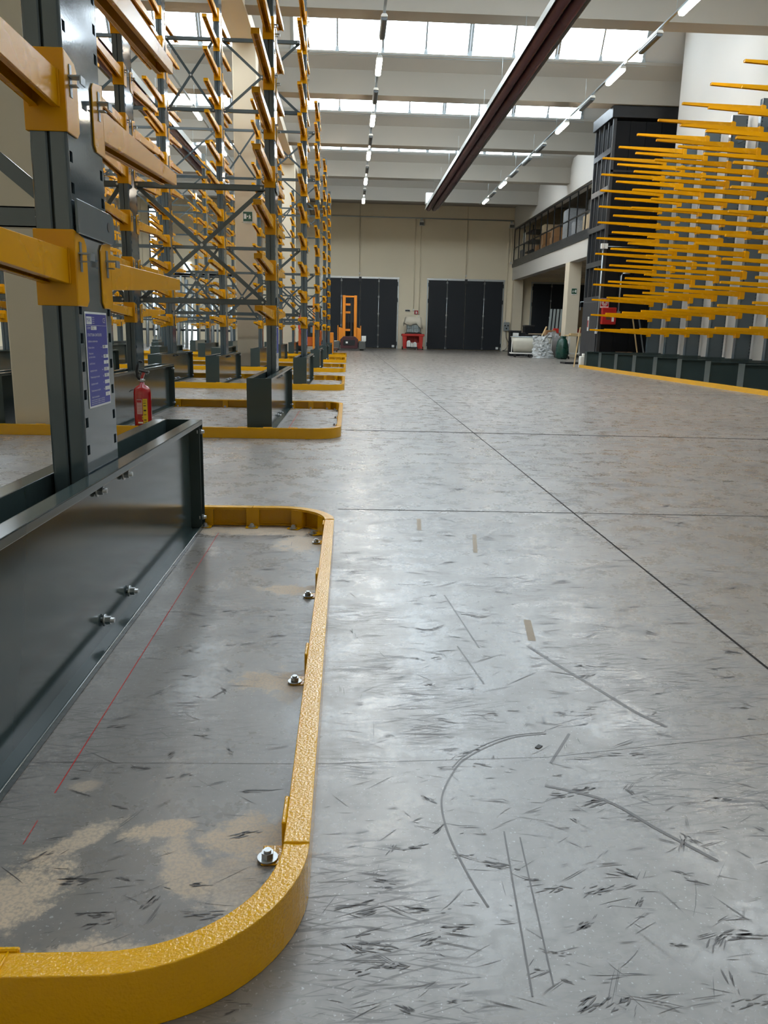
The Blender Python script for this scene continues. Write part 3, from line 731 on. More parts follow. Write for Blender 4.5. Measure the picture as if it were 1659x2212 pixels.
tp = MB(); tp.prism([(10.45, 0), (10.95, 0), (10.85, .4), (10.72, 1.3), (10.62, 1.3), (10.6, .5)], 'y', 55.25, 55.42)
tag(tp.build('cloth_cover', TARP, None, .03), 'cream sheet hanging below the switch box', 'sheet')
def sign(name, lab, x, y, z, s, m, glyphs, cap=None):
    S = thing(name, lab, 'sign', (x, y, z)); MB().box(-s/2-.008, -.012, -s/2-.008, s/2+.008, -.002, s/2+.008).build('backing', SIGNW, S); MB().box(-s/2, -.015, -s/2, s/2, -.011, s/2).build('panel', m, S)
    g = MB()
    for poly in glyphs: g.prism([(a*s, b*s) for a, b in poly], 'y', -.018, -.014)
    g.build('pictogram', SIGNW, S)
    if cap:
        MB().box(-s/2, -.010, -s/2-.11*s-.02, s/2, -.002, -s/2-.01).build('caption_panel', SIGNW, S)
        o = obj('lettering', text_mesh(cap, s*.13, 'lettering', 'CENTER'), INK, S, (0, -.0115, -s/2-.075*s-.01)); o.rotation_euler = (PI/2, 0, 0)
DOORG = [(-.42, -.25), (-.15, -.25), (-.15, .27), (-.42, .27)]; ARW = [(-.10, -.05), (.05, -.05), (.05, .07), (-.10, .07)]
MAN = [[(.12,.12),(.20,.14),(.27,.05),(.34,.07),(.34,.0),(.27,-.04),(.36,-.22),(.30,-.25),(.22,-.12),(.16,-.27),(.10,-.24),(.16,-.02)], [(.20,.14),(.26,.14),(.26,.21),(.20,.21)]]
sign('exit_sign', 'green emergency exit sign on the cream column between the racks', -2.80, 23.295, 4.06, .25, SIGNG, [DOORG, ARW]+MAN, 'USCITA DI EMERGENZA')
mir = lambda P: [(-a, b) for a, b in P][::-1]
sign('exit_sign', 'green emergency exit sign on the column under the mezzanine', 11.33, 41.115, 3.28, .26, SIGNG, [mir(DOORG), mir(ARW)]+[mir(p) for p in MAN], 'USCITA')
sign('extinguisher_sign', 'red fire extinguisher sign on the rear wall above the white tarpaulin', 4.57, 55.43, 2.45, .25, SIGNR, [[(-.14,-.38),(.12,-.38),(.12,.12),(.04,.22),(.04,.34),(-.06,.34),(-.06,.22),(-.14,.12)], [(.16,-.3),(.26,-.3),(.26,.0),(.16,.1)]])
ss = thing('wall_sign', 'small dark oblong sign on the rear wall beside the red sign', 'sign', (3.98, 55.44, 2.55)); MB().box(-.17, -.01, -.06, .17, .0, .06).build('backing', SIGNW, ss); MB().box(-.155, -.014, -.045, .155, -.009, .045).build('panel', INK, ss)

# ---- red bin with tank
rb = thing('red_bin', 'open-fronted red plastic bin standing against the rear wall', 'bin', (4.28, 54.2, 0))
M = MB(); M.box(-.74, -.45, .86, .74, .5, 1.02); M.build('rim', RED, rb, .03)
for x in (-.58, .5): MB().hexa([(x-.08,-.4,.12),(x+.12,-.4,.12),(x+.12,-.2,.12),(x-.08,-.2,.12),(x-.12,-.43,.9),(x+.16,-.43,.9),(x+.16,-.2,.9),(x-.12,-.2,.9)]).build('side_post', RED, rb, .01)
MB().box(-.6, .34, .1, .6, .4, .9).build('back_panel', RED, rb); MB().box(-.66, -.4, .06, .66, .45, .14).build('tray', RED, rb, .01)
for x in (-.2, .2): MB().box(x-.05, .22, .14, x+.05, .3, .9).build('rib', RED, rb)
for x in (-.7, .64): MB().cyl((x-.02, -.3, .1), (x+.05, -.3, .1), .1, 14).build('wheel', RUB, rb)
dl = thing('dolly', 'low black dolly in front of the red bin', 'dolly', (4.2, 53.55, 0)); MB().box(-.36, -.2, .08, .36, .15, .17).build('deck', RUB, dl, .01)
for x in (-.28, .28): MB().cyl((x-.03, -.12, .05), (x+.03, -.12, .05), .05, 10).build('wheel', ZINC, dl)
for i, (x, hh, wd, lab) in enumerate(((3.97, .43, .26, 'tall white canister on the black dolly'), (4.175, .30, .13, 'small white canister between two others on the dolly'), (4.38, .33, .26, 'squat white canister on the black dolly'))):
    c = thing('canister', lab, 'canister', (x, 53.5+.06*(i == 1)*-1, .17), 'canisters on the dolly'); MB().box(-wd/2, -.1, 0, wd/2, .1, hh*.8).build('body', WHITE, c, .025, 2)
    MB().hexa([(-wd/2+.02,-.08,hh*.8-.02),(wd/2-.02,-.08,hh*.8-.02),(wd/2-.02,.08,hh*.8-.02),(-wd/2+.02,.08,hh*.8-.02),(-wd/2+.06,-.05,hh*.95),(wd/2-.06,-.05,hh*.95),(wd/2-.06,.05,hh*.95),(-wd/2+.06,.05,hh*.95)]).build('shoulder', WHITE, c)
    MB().cyl((wd*.25, 0, hh*.9), (wd*.25, 0, hh), .025, 10).build('cap', SIGNR if i == 2 else WHITE, c)
    MB().bar((-wd*.3, 0, hh*.93), (wd*.1, 0, hh*.98), .02, .02).build('handle', WHITE, c)
rj = thing('red_jerrycan', 'red jerrycan inside the red bin', 'jerrycan', (4.72, 53.95, .14)); MB().box(-.16, -.1, 0, .16, .1, .3).build('body', RED, rj, .03, 2); MB().bar((-.1, 0, .33), (.08, 0, .36), .025, .025).build('handle', RED, rj); MB().cyl((.1, 0, .29), (.1, 0, .35), .025, 8).build('cap', RUB, rj)
ib = thing('liquid_tank', 'translucent caged liquid tank standing on the red bin', 'tank', (4.3, 54.2, 1.02))
MB().box(-.52, -.42, .0, .52, .42, .07).build('pallet', RUB, ib); MB().box(-.44, -.38, .07, .44, .38, 1.0).build('tank', mat('tank_plastic', '#8f9a99', .35), ib, .05, 2)
cg = MB()
for k in range(7): x = -.47+k*.157; cg.cyl((x, -.41, .07), (x, -.41, 1.0), .012, 6)
for z in (.12, .35, .6, .85): cg.cyl((-.48, -.41, z), (.48, -.41, z), .012, 6)
cg.build('cage', ZINC, ib); MB().tube([(.05, -.45, .14), (.2, -.5, .1), (.38, -.47, .16), (.42, -.44, .4)], .018, 8).build('hose', WHITE, ib)
M = MB(); top = [(-.50,-.46),(.46,-.46),(.46,.46),(-.50,.46)]; T = []
ringz = [(1.05, 0, 0), (.8, .05, .03), (.5, .1, .06)]
V = []; n = 24
for li, (zz, ox, oy) in enumerate(((1.06, 0, 0), (1.04, .03, .03), (.8, .10, .08), (.55, .17, .12))):
    for k in range(n):
        u = k/n*4; sd = int(u); f = u-sd; a = top[sd]; b = top[(sd+1) % 4]; x = a[0]+(b[0]-a[0])*f; y = a[1]+(b[1]-a[1])*f
        hem = (0.0 if li < 3 else .10*math.sin(k*1.3)+(.12 if x > .2 else -.12*(x < -.3)*(y < 0)))
        V.append((x*(1+ox*1.6), y*(1+oy)+(.03*math.sin(k*2.1) if li > 1 else 0)-.0, zz-hem))
F = [tuple(range(n))]
for li in range(3):
    for k in range(n): F.append((li*n+k, li*n+(k+1) % n, (li+1)*n+(k+1) % n, (li+1)*n+k))
M.add(V, F, True); o = M.build('tarpaulin', TARP, None, loc=(4.3, 54.2, 1.04))
so = o.modifiers.new('thickness', 'SOLIDIFY'); so.thickness = .01
tag(o, 'white tarpaulin draped over the tank on the red bin', 'tarpaulin')

# ---- stacker truck
st = thing('stacker_truck', 'yellow high-lift stacker truck parked before the left folding door', 'stacker', (.05, 48.0, 0))
for x in (-.40, .26): MB().box(x, -.15, .35, x+.17, .1, 3.12).build('mast_rail', ORG, st, .012)
m = MB().box(-.23, -.12, 3.0, .26, .06, 3.10).build('mast_head', ORG, st, .01)
for z in (2.55, 2.1, 1.1): MB().box(-.23, -.05, z, .05, .02, z+.12).build('crossbar', ORG, st)
MB().box(.05, -.02, .5, .17, .08, 3.0).build('lift_cylinder', RUB, st); MB().cyl((-.05, .02, .5), (-.05, .02, 2.4), .03, 8).build('chain', RUB, st)
for x in (-.62, .43): MB().prism([(x, .45), (x+.24, .45), (x+.24, 1.25), (x, 1.32)], 'y', -.1, .6).build('side_panel', ORG, st, .02)
for x in (-.67, .67): MB().box(x-.02, -.1, .42, x+.02, .6, 1.42).build('guard_bar', ORG, st)
MB().prism([(-.5, .1), (.5, .1), (.52, .62), (.34, .80), (-.34, .80), (-.52, .62)], 'y', -.55, -.12).build('front_body', mat('dark_red_body', '#3c1419', .45), st, .03, 2)
MB().box(-.34, -.57, .28, .34, -.54, .60).build('front_recess', RUB, st, .02); MB().box(-.20, -.585, .40, -.08, -.57, .50).build('badge', SIGNW, st)
MB().box(-.45, .3, .4, .45, .9, 1.6).build('battery_box', RUB, st, .03)
for s in (-1, 1):
    MB().hexa([(s*.55,-.5,.06),(s*.98,-.4,.06),(s*.98,.5,.06),(s*.55,.5,.06),(s*.55,-.45,.55),(s*.95,-.35,.48),(s*.95,.45,.48),(s*.55,.45,.55)]).build('outrigger', mat('dirty_grey', '#4a4a46', .6), st, .03)
    MB().cyl((s*.62,-.3,.08),(s*.85,-.3,.08),.08,14).build('wheel', RUB, st)
    MB().box(s*.78-.17, -.3, .50, s*.78+.17, .1, .54).build('leg_cover', SIGNW, st)
MB().box(.72, -.35, .54, .98, -.32, .84).build('document_holder', SIGNW, st)
# ---- forklift behind the last rack
fk = thing('forklift', 'orange and black forklift behind the farthest left rack', 'forklift', (-2.0, 43.6, 0))
MB().box(-.65, -.3, .25, .55, 1.5, 1.1).build('body', mat('truck_dark_orange', '#b5561c', .4), fk, .06, 2); MB().box(-.5, -.33, .75, .5, -.28, 1.35).build('panel', RUB, fk, .02); MB().box(.0, -.36, .95, .42, -.33, 1.25).build('display_label', mat('label_blue', '#5a7f99', .4), fk)
for x in (-.6, .5):
    for y in (-.2, 1.3): MB().bar((x, y, 1.1), (x*.9, y*.9+.1, 2.3), .06).build('cab_post', RUB, fk)
MB().box(-.62, -.2, 2.28, .55, 1.3, 2.36).build('overhead_guard', RUB, fk, .02)
for x in (.12, .34): MB().box(x, -.5, .1, x+.10, -.36, 2.85).build('mast_rail', ORG, fk)
MB().box(.10, -.5, 2.75, .46, -.38, 2.85).build('mast_head', ORG, fk)
for x in (-.66, .5):
    for y in (0, 1.2): MB().cyl((x-.04, y, .26), (x+.14, y, .26), .26, 18).build('wheel', RUB, fk)
MB().tube([(-.55, -.5, 1.9), (-.6, -.52, 1.2), (-.4, -.5, .7)], .05, 8).build('hose', mat('hose_red', '#b8321c', .4), fk)
pt_ = thing('pallet_truck', 'small brown pallet truck on the floor beside the stacker', 'pallet truck', (-.75, 43.0, 0)); MB().box(-.2, -.2, .06, .2, .3, .22).build('chassis', BROWN, pt_, .02); MB().bar((0, .2, .2), (-.05, .45, .75), .06).build('drawbar', BROWN, pt_)
for x in (-.14, .14): MB().cyl((x-.03, -.1, .07), (x+.03, -.1, .07), .07, 12).build('wheel', RUB, pt_)
op = tag(MB().box(-1.22, 36.9, .55, -1.0, 36.96, 1.55).build('orange_panel', ORG, None, .02), 'upright orange board leaning behind the left racks', 'board')
op.location = (.30, 1.6, -.0); op.location.z = -.55

# ================================================================== GOODS LIFT, FIRE HOSE
X0, YF, YK, ZT = 8.7, 28.2, 30.2, 8.12
gl = thing('goods_lift', 'tall black steel goods lift tower at the end of the right rack', 'lift')
for k in range(4):
    for j, (a, b) in enumerate(((.05, 2.3), (2.35, 4.4), (4.45, 6.45), (6.5, ZT-.08))):
        MB().box(X0+.06+k*.53, YF+.02, a, X0+.06+(k+1)*.53-.012, YF+.05, b).build('front_panel', BLACKP, gl)
MB().box(X0, YF, 0, X0+.11, YF+.08, ZT).build('corner_post', DKGREY, gl, .006); MB().box(X0, YK-.08, 0, X0+.1, YK, ZT).build('corner_post', DKGREY, gl, .006)
MB().box(X0+.1, YF+.1, 0, X0+2.18, YK-.05, ZT-.1).build('shaft_core', BLACKP, gl)
for k in (1, 2, 3): MB().box(X0, YF+.5*k, 2.4, X0+.05, YF+.5*k+.06, ZT).build('mullion', DKGREY, gl)
for z in (2.35, 3.55, 4.75, 5.95, 7.15): MB().box(X0-.01, YF+.08, z-.09, X0+.07, YK-.08, z+.09).build('crossbar', DKGREY, gl)
MB().box(X0-.08, YF-.1, ZT, X0+2.2, YK+.08, ZT+.36).build('roof_cap', BLACK, gl, .01)
MB().box(X0+.02, YF, 6.45, X0+2.18, YF+.03, 6.52).build('joint_strip', BLACK, gl)
d = MB().box(X0-.03, YF+.12, .08, X0+.02, YK-.1, 2.26).build('lift_door', mat('lift_door_grey', '#2c2f34', .4), gl, .006)
MB().box(X0-.045, YF+1.0, 1.25, X0-.03, YF+1.14, 1.75).build('door_label', SIGNW, d); MB().box(X0-.05, YF+1.02, 1.38, X0-.044, YF+1.12, 1.62).build('door_label_red', SIGNR, d)
MB().tube([(X0+.02, YK-.1, 2.30), (X0-.1, YK, 2.30), (X0-.1, YK, 2.0)], .02, 6).build('door_hook', ALU, gl)
hc = thing('fire_hose_cabinet', 'red fire hose cabinet on the black lift tower', 'hose cabinet', (9.0, 28.19, 1.47)); MB().box(-.24, -.18, 0, .26, 0, .57).build('housing', RED, hc, .015); MB().box(-.22, -.187, .04, .24, -.18, .53).build('door', SIGNR, hc)
MB().box(-.10, -.195, .16, .06, -.186, .26).build('breaker_panel', BROWN, hc); MB().box(.10, -.195, .1, .18, -.186, .30).build('instruction_label', SIGNW, hc)
hs = thing('fire_hose_sign', 'red square sign with a coiled hose above the hose cabinet', 'sign', (8.86, 28.18, 2.20)); MB().box(-.15, -.02, -.17, .15, 0, .15).build('backing', SIGNW, hs); MB().box(-.135, -.025, -.12, .135, -.019, .14).build('panel', SIGNR, hs)
g = MB()
for r0 in (.045, .075, .105): 
    g.tube([(r0*math.cos(t*PI/10), -.028, .01+r0*math.sin(t*PI/10)) for t in range(21)], .009, 5)
g.build('pictogram', SIGNW, hs)
p1 = thing('riser_pipe', 'grey vertical riser pipe left of the red hose cabinet', 'pipe', (8.66, 28.13, 0)); MB().tube([(.0, 0, 1.2), (.0, 0, 4.05)], .03, 8).build('pipe', ALU, p1); MB().box(-.09, -.07, 3.98, .0, .05, 4.15).build('sensor', SIGNW, p1); MB().box(.02, -.07, 3.98, .13, .05, 4.15).build('sensor', SIGNW, p1); MB().cyl((.13,0,4.06),(1.2,0,4.06),.015,6).build('cross_pipe', ALU, p1); MB().box(-.07,-.05,1.15,-.01,.03,1.32).build('call_point', SIGNW, p1)
p2 = thing('riser_pipe', 'grey vertical pipe with elbow right of the hose cabinet', 'pipe', (9.35, 28.12, 0)); MB().tube([(0, 0, 1.9), (0, 0, 3.1), (.05, 0, 3.2), (.3, 0, 3.2)], .03, 8).build('pipe', ALU, p2); MB().box(-.06, -.05, 1.85, .06, .05, 1.92).build('valve', ZINC, p2)
for i, (x, lab) in enumerate(((10.08, 'thin timber pole leaning on the lift tower'), (10.3, 'thin metal pole leaning on the lift tower'))):
    tag(MB().bar((x, 27.6, 0.0), (x-.2, 28.15, 1.75), .035).build('metal_pole', WOOD if i == 0 else ALU), lab, 'pole')
tag(MB().box(9.2, 27.72, 0, 9.75, 27.95, .55).build('carton', CARD, None, .01), 'brown carton on the floor before the lift tower', 'carton').location = (.1, 0, .0)
wc = thing('canister', 'white canister at the far end of the right guard rail', 'canister', (8.06, 27.62, 0)); MB().box(-.09, -.12, 0, .09, .12, .38).build('body', WHITE, wc, .02, 2); MB().cyl((.03, 0, .37), (.03, 0, .47), .05, 10).build('neck', WHITE, wc)
tag(MB().bar((7.88, 27.95, 0), (8.05, 28.1, 1.35), .06, .03).build('timber_batten', WOOD), 'timber batten leaning upright at the end of the right rack', 'batten')
tag(MB().box(8.35, 30.9, 0, 9.2, 31.6, .07).build('pallet_board', BLACK), 'flat black board lying on the floor near the lift tower', 'board')

# ================================================================== MEZZANINE RAILING AND GOODS
rl = thing('guard_railing', 'black steel railing along the mezzanine edge', 'railing')
ys = [55.4-1.5*k for k in range(17)]
for y in ys: MB().box(10.99, y-.025, 5.55, 11.04, y+.025, 7.92).build('post', BLACK, rl)
MB().box(10.985, ys[-1], 7.88, 11.045, 55.45, 7.95).build('top_rail', BLACK, rl, .01); MB().box(10.99, ys[-1], 6.70, 11.04, 55.45, 6.76).build('mid_rail', BLACK, rl); MB().box(10.99, ys[-1], 5.72, 11.02, 55.45, 5.95).build('toe_board', DKGREY, rl)
def boxes(lst):
    for x, y, z, a, b, h, m, lab in lst:
        c = thing('carton' if m in (CARD, CARD2) else 'wrapped_load', lab, 'carton' if m in (CARD, CARD2) else 'wrapped load', (x, y, z)); MB().box(0, 0, 0, a, b, h).build('body', m, c, .02)
        if m in (CARD, CARD2): MB().box(-.003, b*.46, .0, a*.5, b*.54, h-.001).build('tape', mat('packing_tape', '#c9b894', .35), c)
        else: MB().box(.02, .02, h, a-.02, b-.02, h+.05).build('top_sheet', SIGNW if z < 5.6 and False else WRAP, c, .02)
F0 = 5.55
boxes([(11.35, 48.6, F0, 1.0, .9, .75, CARD, 'bottom brown carton of the stack behind the mezzanine railing'), (11.4, 48.65, F0+.75, .9, .8, .7, CARD, 'middle brown carton of the stack behind the railing'), (11.42, 48.7, F0+1.45, .85, .75, .45, CARD2, 'pale carton on top of the stack behind the railing'),
       (11.4, 50.3, F0, .8, .8, .9, CARD, 'brown carton left of the carton stack on the mezzanine'), (11.5, 46.9, F0, .8, .9, 1.0, CARD, 'brown carton right of the carton stack on the mezzanine'), (11.55, 46.95, F0+1.0, .7, .8, .55, CARD, 'brown carton on another, right of the stack on the mezzanine'),
       (11.6, 40.0, F0, 1.2, 1.4, 1.35, CARD2, 'large pale carton beside the lift on the mezzanine'), (11.35, 43.2, F0, .95, 1.1, 1.95, WRAP, 'tall film-wrapped load shining behind the mezzanine railing'), (11.4, 41.8, F0, .8, .9, 1.2, WRAP, 'short film-wrapped load behind the mezzanine railing'),
       (12.36, 42.2, F0, 1.3, 1.2, 2.4, WRAP, 'film-wrapped load with white top at the back of the mezzanine'), (12.0, 45.2, F0, .9, .9, 1.5, CARD2, 'pale carton behind the wrapped load on the mezzanine')])
sh = thing('shelving_unit', 'grey metal shelving unit at the rear of the mezzanine', 'shelving', (11.5, 52.2, F0))
for x in (0, 1.2):
    for y in (0, 2.4): MB().box(x, y, 0, x+.05, y+.05, 2.3).build('post', DKGREY, sh)
for z in (.2, .8, 1.4, 2.0): MB().box(0, 0, z, 1.25, 2.45, z+.04).build('shelf', DKGREY, sh)
tag(MB().box(11.2, 53.3, F0, 11.3, 54.4, F0+.95).build('grey_board', mat('grey_board', '#6d6f70', .6), None, .01), 'grey board standing behind the rear end of the railing', 'board')
ns = thing('notice_board', 'small white notice on the mezzanine railing', 'notice', (11.06, 52.6, 6.8)); MB().box(0, -.3, 0, .02, .3, .6).build('panel', SIGNW, ns); MB().box(-.004, -.1, .4, .0, .1, .55).build('print', SIGNR, ns)

# ================================================================== CLUTTER UNDER THE MEZZANINE
tb = thing('tub_trolley', 'long white canvas tub trolley on castors', 'trolley', (8.95, 39.6, 0), rz=-.12)
M = MB(); n = 13; V = []; F = []
L_ = 1.9
for i in range(n):
    x = -L_/2+L_*i/(n-1); fold = .03*math.sin(i*2.3)
    for (y, z) in ((-.42, .98), (-.43+fold*.6, .75), (-.38+fold, .45), (-.24, .26), (.24, .26), (.4, .5), (.42, .98)):
        e = 1 if 0 < i < n-1 else .97
        V.append((x*(1-.14*(1-(z-.26)/.72)), y*e, z))
for i in range(n-1):
    for k in range(6): F.append((i*7+k, i*7+k+1, (i+1)*7+k+1, (i+1)*7+k))
F += [tuple(range(7)), tuple((n-1)*7+k for k in range(7))]
M.add(V, F, True); o = M.build('tub', mat('cream_canvas', '#d3cfc0', .7), tb); s_ = o.modifiers.new('thickness', 'SOLIDIFY'); s_.thickness = .012
M = MB()
for y in (-.42, .42): M.cyl((-.97, y, .98), (.97, y, .98), .022, 8)
for x in (-.97, .97): M.cyl((x, -.42, .98), (x, .42, .98), .022, 8)
M.build('rim', ALU, tb)
M = MB()
for y in (-.36, .36): M.box(-1.0, y-.03, .17, 1.0, y+.03, .23)
for x in (-.9, .9): M.box(x-.03, -.36, .17, x+.03, .36, .23)
for x in (-.95, .95): M.box(x-.02, -.38, .2, x+.02, -.34, .98)
M.build('frame', WHITE, tb)
for x in (-.75, -.05, .35, .8):
    for y in (-.34, .34): MB().cyl((x-.02, y, .08), (x+.02, y, .08), .08, 12).build('castor', RUB, tb)
def crumple(nx, ny, f, seed, amp):
    r = random.Random(seed); V = []; F = []
    for j in range(ny+1):
        for i in range(nx+1):
            p = f(i/nx, j/ny); V.append((p[0]+r.gauss(0, amp), p[1]+r.gauss(0, amp), max(.01, p[2]+r.gauss(0, amp*.6))))
    for j in range(ny):
        for i in range(nx): F.append((j*(nx+1)+i, j*(nx+1)+i+1, (j+1)*(nx+1)+i+1, (j+1)*(nx+1)+i))
    return MB().add(V, F)
o = crumple(12, 16, lambda u, v: (9.18+.75*(u-.5)*(1+.5*v*v)+.15*v, 38.72-.25*v-.25*math.sin(3*u)*v, 1.06-1.06*v), 3, .035).build('plastic_sheet', FILM); s_ = o.modifiers.new('thickness', 'SOLIDIFY'); s_.thickness = .003
tag(o, 'crumpled clear plastic sheet hanging over the white tub trolley', 'plastic sheet')
o = crumple(14, 10, lambda u, v: (9.95+.85*u, 41.14+.1*v-.3*v*v, 1.02+.28*math.sin(3*u)*(1-v)-.99*v*v), 4, .04).build('plastic_sheet', FILM); s_ = o.modifiers.new('thickness', 'SOLIDIFY'); s_.thickness = .003
tag(o, 'crumpled clear plastic sheet draped over the crate beside the column', 'plastic sheet')
M = MB(); r = random.Random(8); prof = [(.20,.0),(.28,.06),(.30,.3),(.28,.6),(.23,.82),(.16,.92),(.09,.97),(.16,1.05)]
M.lathe(prof, 0, 0, 18); M.v = [(x+r.gauss(0,.02), y+r.gauss(0,.02), max(0, z+r.gauss(0,.012))) for x, y, z in M.v]
tag(M.build('refuse_bag', GREENB, None, loc=(10.08, 37.9, 0)), 'full dark green refuse bag on the floor by the tub trolley', 'bag')
M = MB(); M.lathe([(.25,0),(.30,.1),(.30,.8),(.2,.95),(.1,1.0)], 0, 0, 14); M.v = [(x+r.gauss(0,.02), y+r.gauss(0,.02), max(0, z+r.gauss(0,.01))) for x, y, z in M.v]
tag(M.build('refuse_bag', mat('grey_sack', '#5d5855', .6), None, loc=(10.45, 40.3, 0)), 'grey sack standing left of the green bag', 'bag')
wt = thing('work_table', 'pale timber work table on castors beside the column', 'table', (10.86, 38.7, 0))
MB().box(-.42, -.4, 1.06, .42, .4, 1.13).build('table_top', WOOD, wt, .01)
for x in (-.36, .36):
    for y in (-.34, .34): MB().box(x-.04, y-.04, .12, x+.04, y+.04, 1.06).build('leg', WHITE, wt)
MB().box(-.38, -.38, .22, .38, .38, .28).build('shelf', WHITE, wt)
for x in (-.32, .32): MB().cyl((x-.02, -.3, .06), (x+.02, -.3, .06), .06, 10).build('castor', RUB, wt)
for i, (x, y, a, m_, lab) in enumerate(((10.6, 38.5, .3, WOOD, 'timber offcut lying on the left of the work table'), (10.95, 38.55, .35, CARD2, 'pale board lying on the right of the work table'))):
    tag(MB().box(x, y, 1.13, x+a, y+.35, 1.2+.03*i).build('offcut', m_, None, .005), lab, 'offcut')
wp = crumple(6, 10, lambda u, v: (11.315+.14*u+.03*math.sin(5*v), 38.45, 1.7-1.69*v), 6, .03).build('hanging_sheet', TARP); wp.modifiers.new('thickness', 'SOLIDIFY').thickness = .02
tag(wp, 'long white sheet hanging to the floor beside the work table', 'sheet')
tag(MB().box(11.75, 42.2, 0, 12.35, 42.35, 2.55).build('timber_board', mat('brown_timber', '#8a7458', .7, var=.2, scale=4), None, .01), 'tall brown timber panel standing right of the column', 'board')
for k in range(4):
    o = tag(MB().bar((11.2+.2*k, 45.4, 0), (11.45+.2*k, 46.0, 2.55), .13, .05).build('grey_profile', mat('grey_profile', '#565d58', .4), None), 'long grey profile leaning behind the column under the mezzanine', 'profile', 'grey profiles leaning behind the column')
boxes([(10.1, 41.38, .95, .5, .4, .4, CARD, 'brown carton standing on the crates behind the tub trolley'), (10.9, 43.0, 0, .6, .5, 1.25, CARD, 'tall brown carton on the floor behind the column foot')])
cr = [(8.4, 42.0, .55, 1.3), (8.98, 42.7, .35, 1.2), (9.2, 41.6, .7, 1.12), (10.0, 41.3, .8, .95), (9.35, 43.0, .5, 1.6)]
for i, (x, y, wd, h) in enumerate(cr):
    c = thing('storage_crate', ['dark storage crate with a label behind the left end of the tub', 'dark storage crate second from left behind the tub', 'dark storage crate behind the middle of the tub', 'dark low crate carrying the brown carton', 'tall black machine box behind the tub trolley'][i], 'crate', (x, y, 0)); MB().box(0, 0, 0, wd, .5, h).build('body', BLACKP if i in (0, 4) else DKGREY, c, .02); MB().box(-.02, -.02, h-.08, wd+.02, .52, h).build('rim', RUB, c, .01)
    if i in (0,): MB().box(.12, -.03, h-.28, .42, -.02, h-.12).build('label', SIGNW, c)
for i, (p, q) in enumerate((((9.2, 39.70, .34), (9.72, 39.78, 1.5)), ((9.3, 41.85, 1.145), (10.0, 41.75, 1.145)))):
    tag(MB().bar(p, q, .12, .04).build('offcut', CARD2 if i else WOOD), ['pale strip sticking up out of the tub trolley', 'pale board lying on the crate behind the middle of the tub'][i], 'offcut')
for x, y, lab in ((10.86, 42.4, 'small red container left of the column under the mezzanine'), (11.8, 41.6, 'small red container right of the column under the mezzanine')):
    c = thing('red_container', lab, 'container', (x, y, 0)); MB().box(-.14, -.1, 1.15, .14, .1, 1.45).build('body', RED, c, .02); MB().box(-.16, -.12, 0, .16, .12, 1.15).build('stand', DKGREY, c)
# ---- profile rack and tubes at the left rear
pr = thing('profile_rack', 'tall grey steel rack holding upright aluminium profiles, left rear', 'rack', (-9.6, 46.5, 0))
for x in (-2.6, -1.2, .2, 1.6, 3.0):
    for y in (0, 1.2): MB().box(x, y, 0, x+.09, y+.09, 4.0).build('post', ALU, pr)
for z in (.9, 3.9): MB().box(-2.6, 0, z, 3.1, .08, z+.12).build('beam', DKGREY, pr); MB().box(-2.6, 1.2, z, 3.1, 1.28, z+.12).build('beam', DKGREY, pr)
for k in range(4):
    x = -2.55+1.4*k; MB().bar((x, .02, 1.0), (x+1.4, .02, 2.6), .05).build('diagonal', ALU, pr); MB().bar((x+1.4, .02, 1.0), (x, .02, 2.6), .05).build('diagonal', ALU, pr)
MB().box(-2.6, 0, 3.95, 3.1, 1.3, 4.05).build('deck', DKGREY, pr)
rr = random.Random(2)
for k in range(16):
    x = -11.9+.36*k+rr.uniform(-.08, .08)
    tag(MB().cyl((x, 46.05-rr.uniform(.1, .4), 0), (x+rr.uniform(-.1, .1), 46.32, rr.uniform(2.6, 3.7)), rr.uniform(.04, .10), 8).build('aluminium_profile', ALU), 'aluminium profile standing against the rack at the left rear', 'profile', 'aluminium profiles at the left rear')

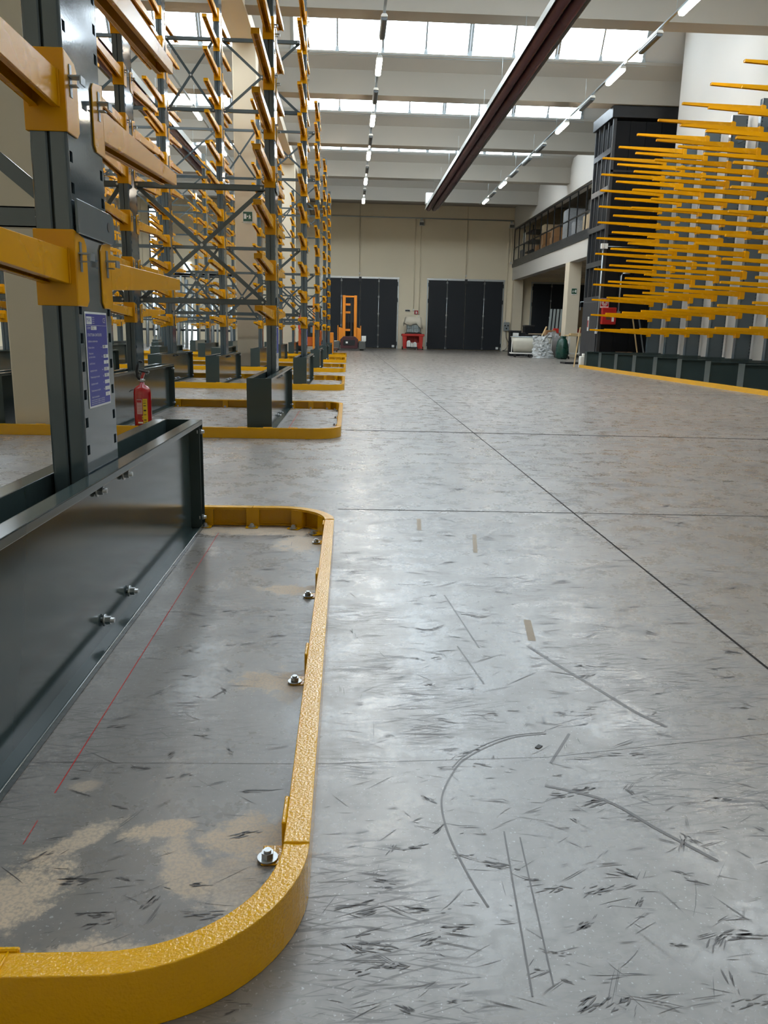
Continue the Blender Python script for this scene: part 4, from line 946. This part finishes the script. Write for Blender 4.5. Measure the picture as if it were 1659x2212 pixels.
# ================================================================== FIRE EXTINGUISHER
fe = thing('fire_extinguisher', 'red powder fire extinguisher standing inside the second guard rail', 'extinguisher', (-1.955, 7.742, 0))
b = MB(); b.lathe([(.060,.0),(.076,.012),(.081,.03),(.081,.40),(.076,.435),(.055,.462),(.025,.478),(.022,.50)], 0, 0, 28); body = b.build('cylinder', REDX, fe)
v = MB(); v.cyl((0,0,.495),(0,0,.535),.018,12); v.box(-.03,-.012,.515,.03,.012,.530); v.build('valve', ZINC, fe)
MB().hexa([(-.012,-.01,.535),(.014,-.01,.535),(.014,.01,.535),(-.012,.01,.535),(.012,-.01,.600),(.036,-.01,.590),(.036,.01,.590),(.012,.01,.600)]).build('lever', REDX, fe)
MB().hexa([(-.02,-.01,.60),(.06,-.01,.585),(.06,.01,.585),(-.02,.01,.60),(-.02,-.01,.615),(.06,-.01,.60),(.06,.01,.60),(-.02,.01,.615)]).build('handle', RUB, fe)
MB().tube([(.055,0,.60),(.07,0,.605),(.075,-.003,.595),(.066,0,.588)], .004, 6).build('pin_ring', ZINC, fe)
MB().tube([(-.015,-.005,.525),(-.035,-.01,.55),(-.042,-.01,.60),(-.03,-.01,.66),(-.01,-.01,.70),(.005,-.01,.695),(.01,-.01,.68)], .0125, 10).build('hose', RUB, fe)
MB().tube([(-.08,-.02,.43),(-.1,-.03,.425),(-.112,-.03,.41)], .004, 6).build('strap', RUB, fe)
def wraplab(name, t0, t1, z0, z1, m, r=.0822, par=None):
    V = []; n = 10
    for k in range(n+1):
        t = t0+(t1-t0)*k/n
        for z in (z0, z1): V.append((r*math.cos(t), r*math.sin(t), z))
    return MB().add(V, [(2*k, 2*k+2, 2*k+3, 2*k+1) for k in range(n)], True).build(name, m, par or body)
A = -PI/2-.25
pk = mat('label_pink', '#c9a09c', .5)
wraplab('white_label', A-.22, A+.42, .205, .345, pk); wraplab('label_band', A-.2, A+.36, .315, .338, SIGNR, .0826); wraplab('yellow_label', A+.48, A+1.02, .115, .35, YLAB); wraplab('lower_label', A-.15, A+.46, .115, .155, SIGNR, .0824); wraplab('lower_label_band', A-.12, A+.44, .118, .132, SIGNW, .0828)
for z in (.31, .29, .275, .26, .245, .23, .218): wraplab('label_line', A-.17, A+.34, z-.0015, z+.0015, SIGNR, .0827)
for z, hh in ((.33, .004), (.31, .006), (.285, .008), (.24, .014), (.20, .006), (.15, .009), (.13, .005)): wraplab('label_line', A+.55, A+.85, z-hh/2, z+hh/2, INK, .0827)
wraplab('class_label', A+.36, A+.50, .155, .19, YLAB, .0829)
o = obj('lettering', text_mesh('6', .028, 'lettering', 'CENTER'), INK, body, (.0835*math.cos(A+.43), .0835*math.sin(A+.43), .172)); o.rotation_euler = (PI/2, 0, A+.43+PI/2)
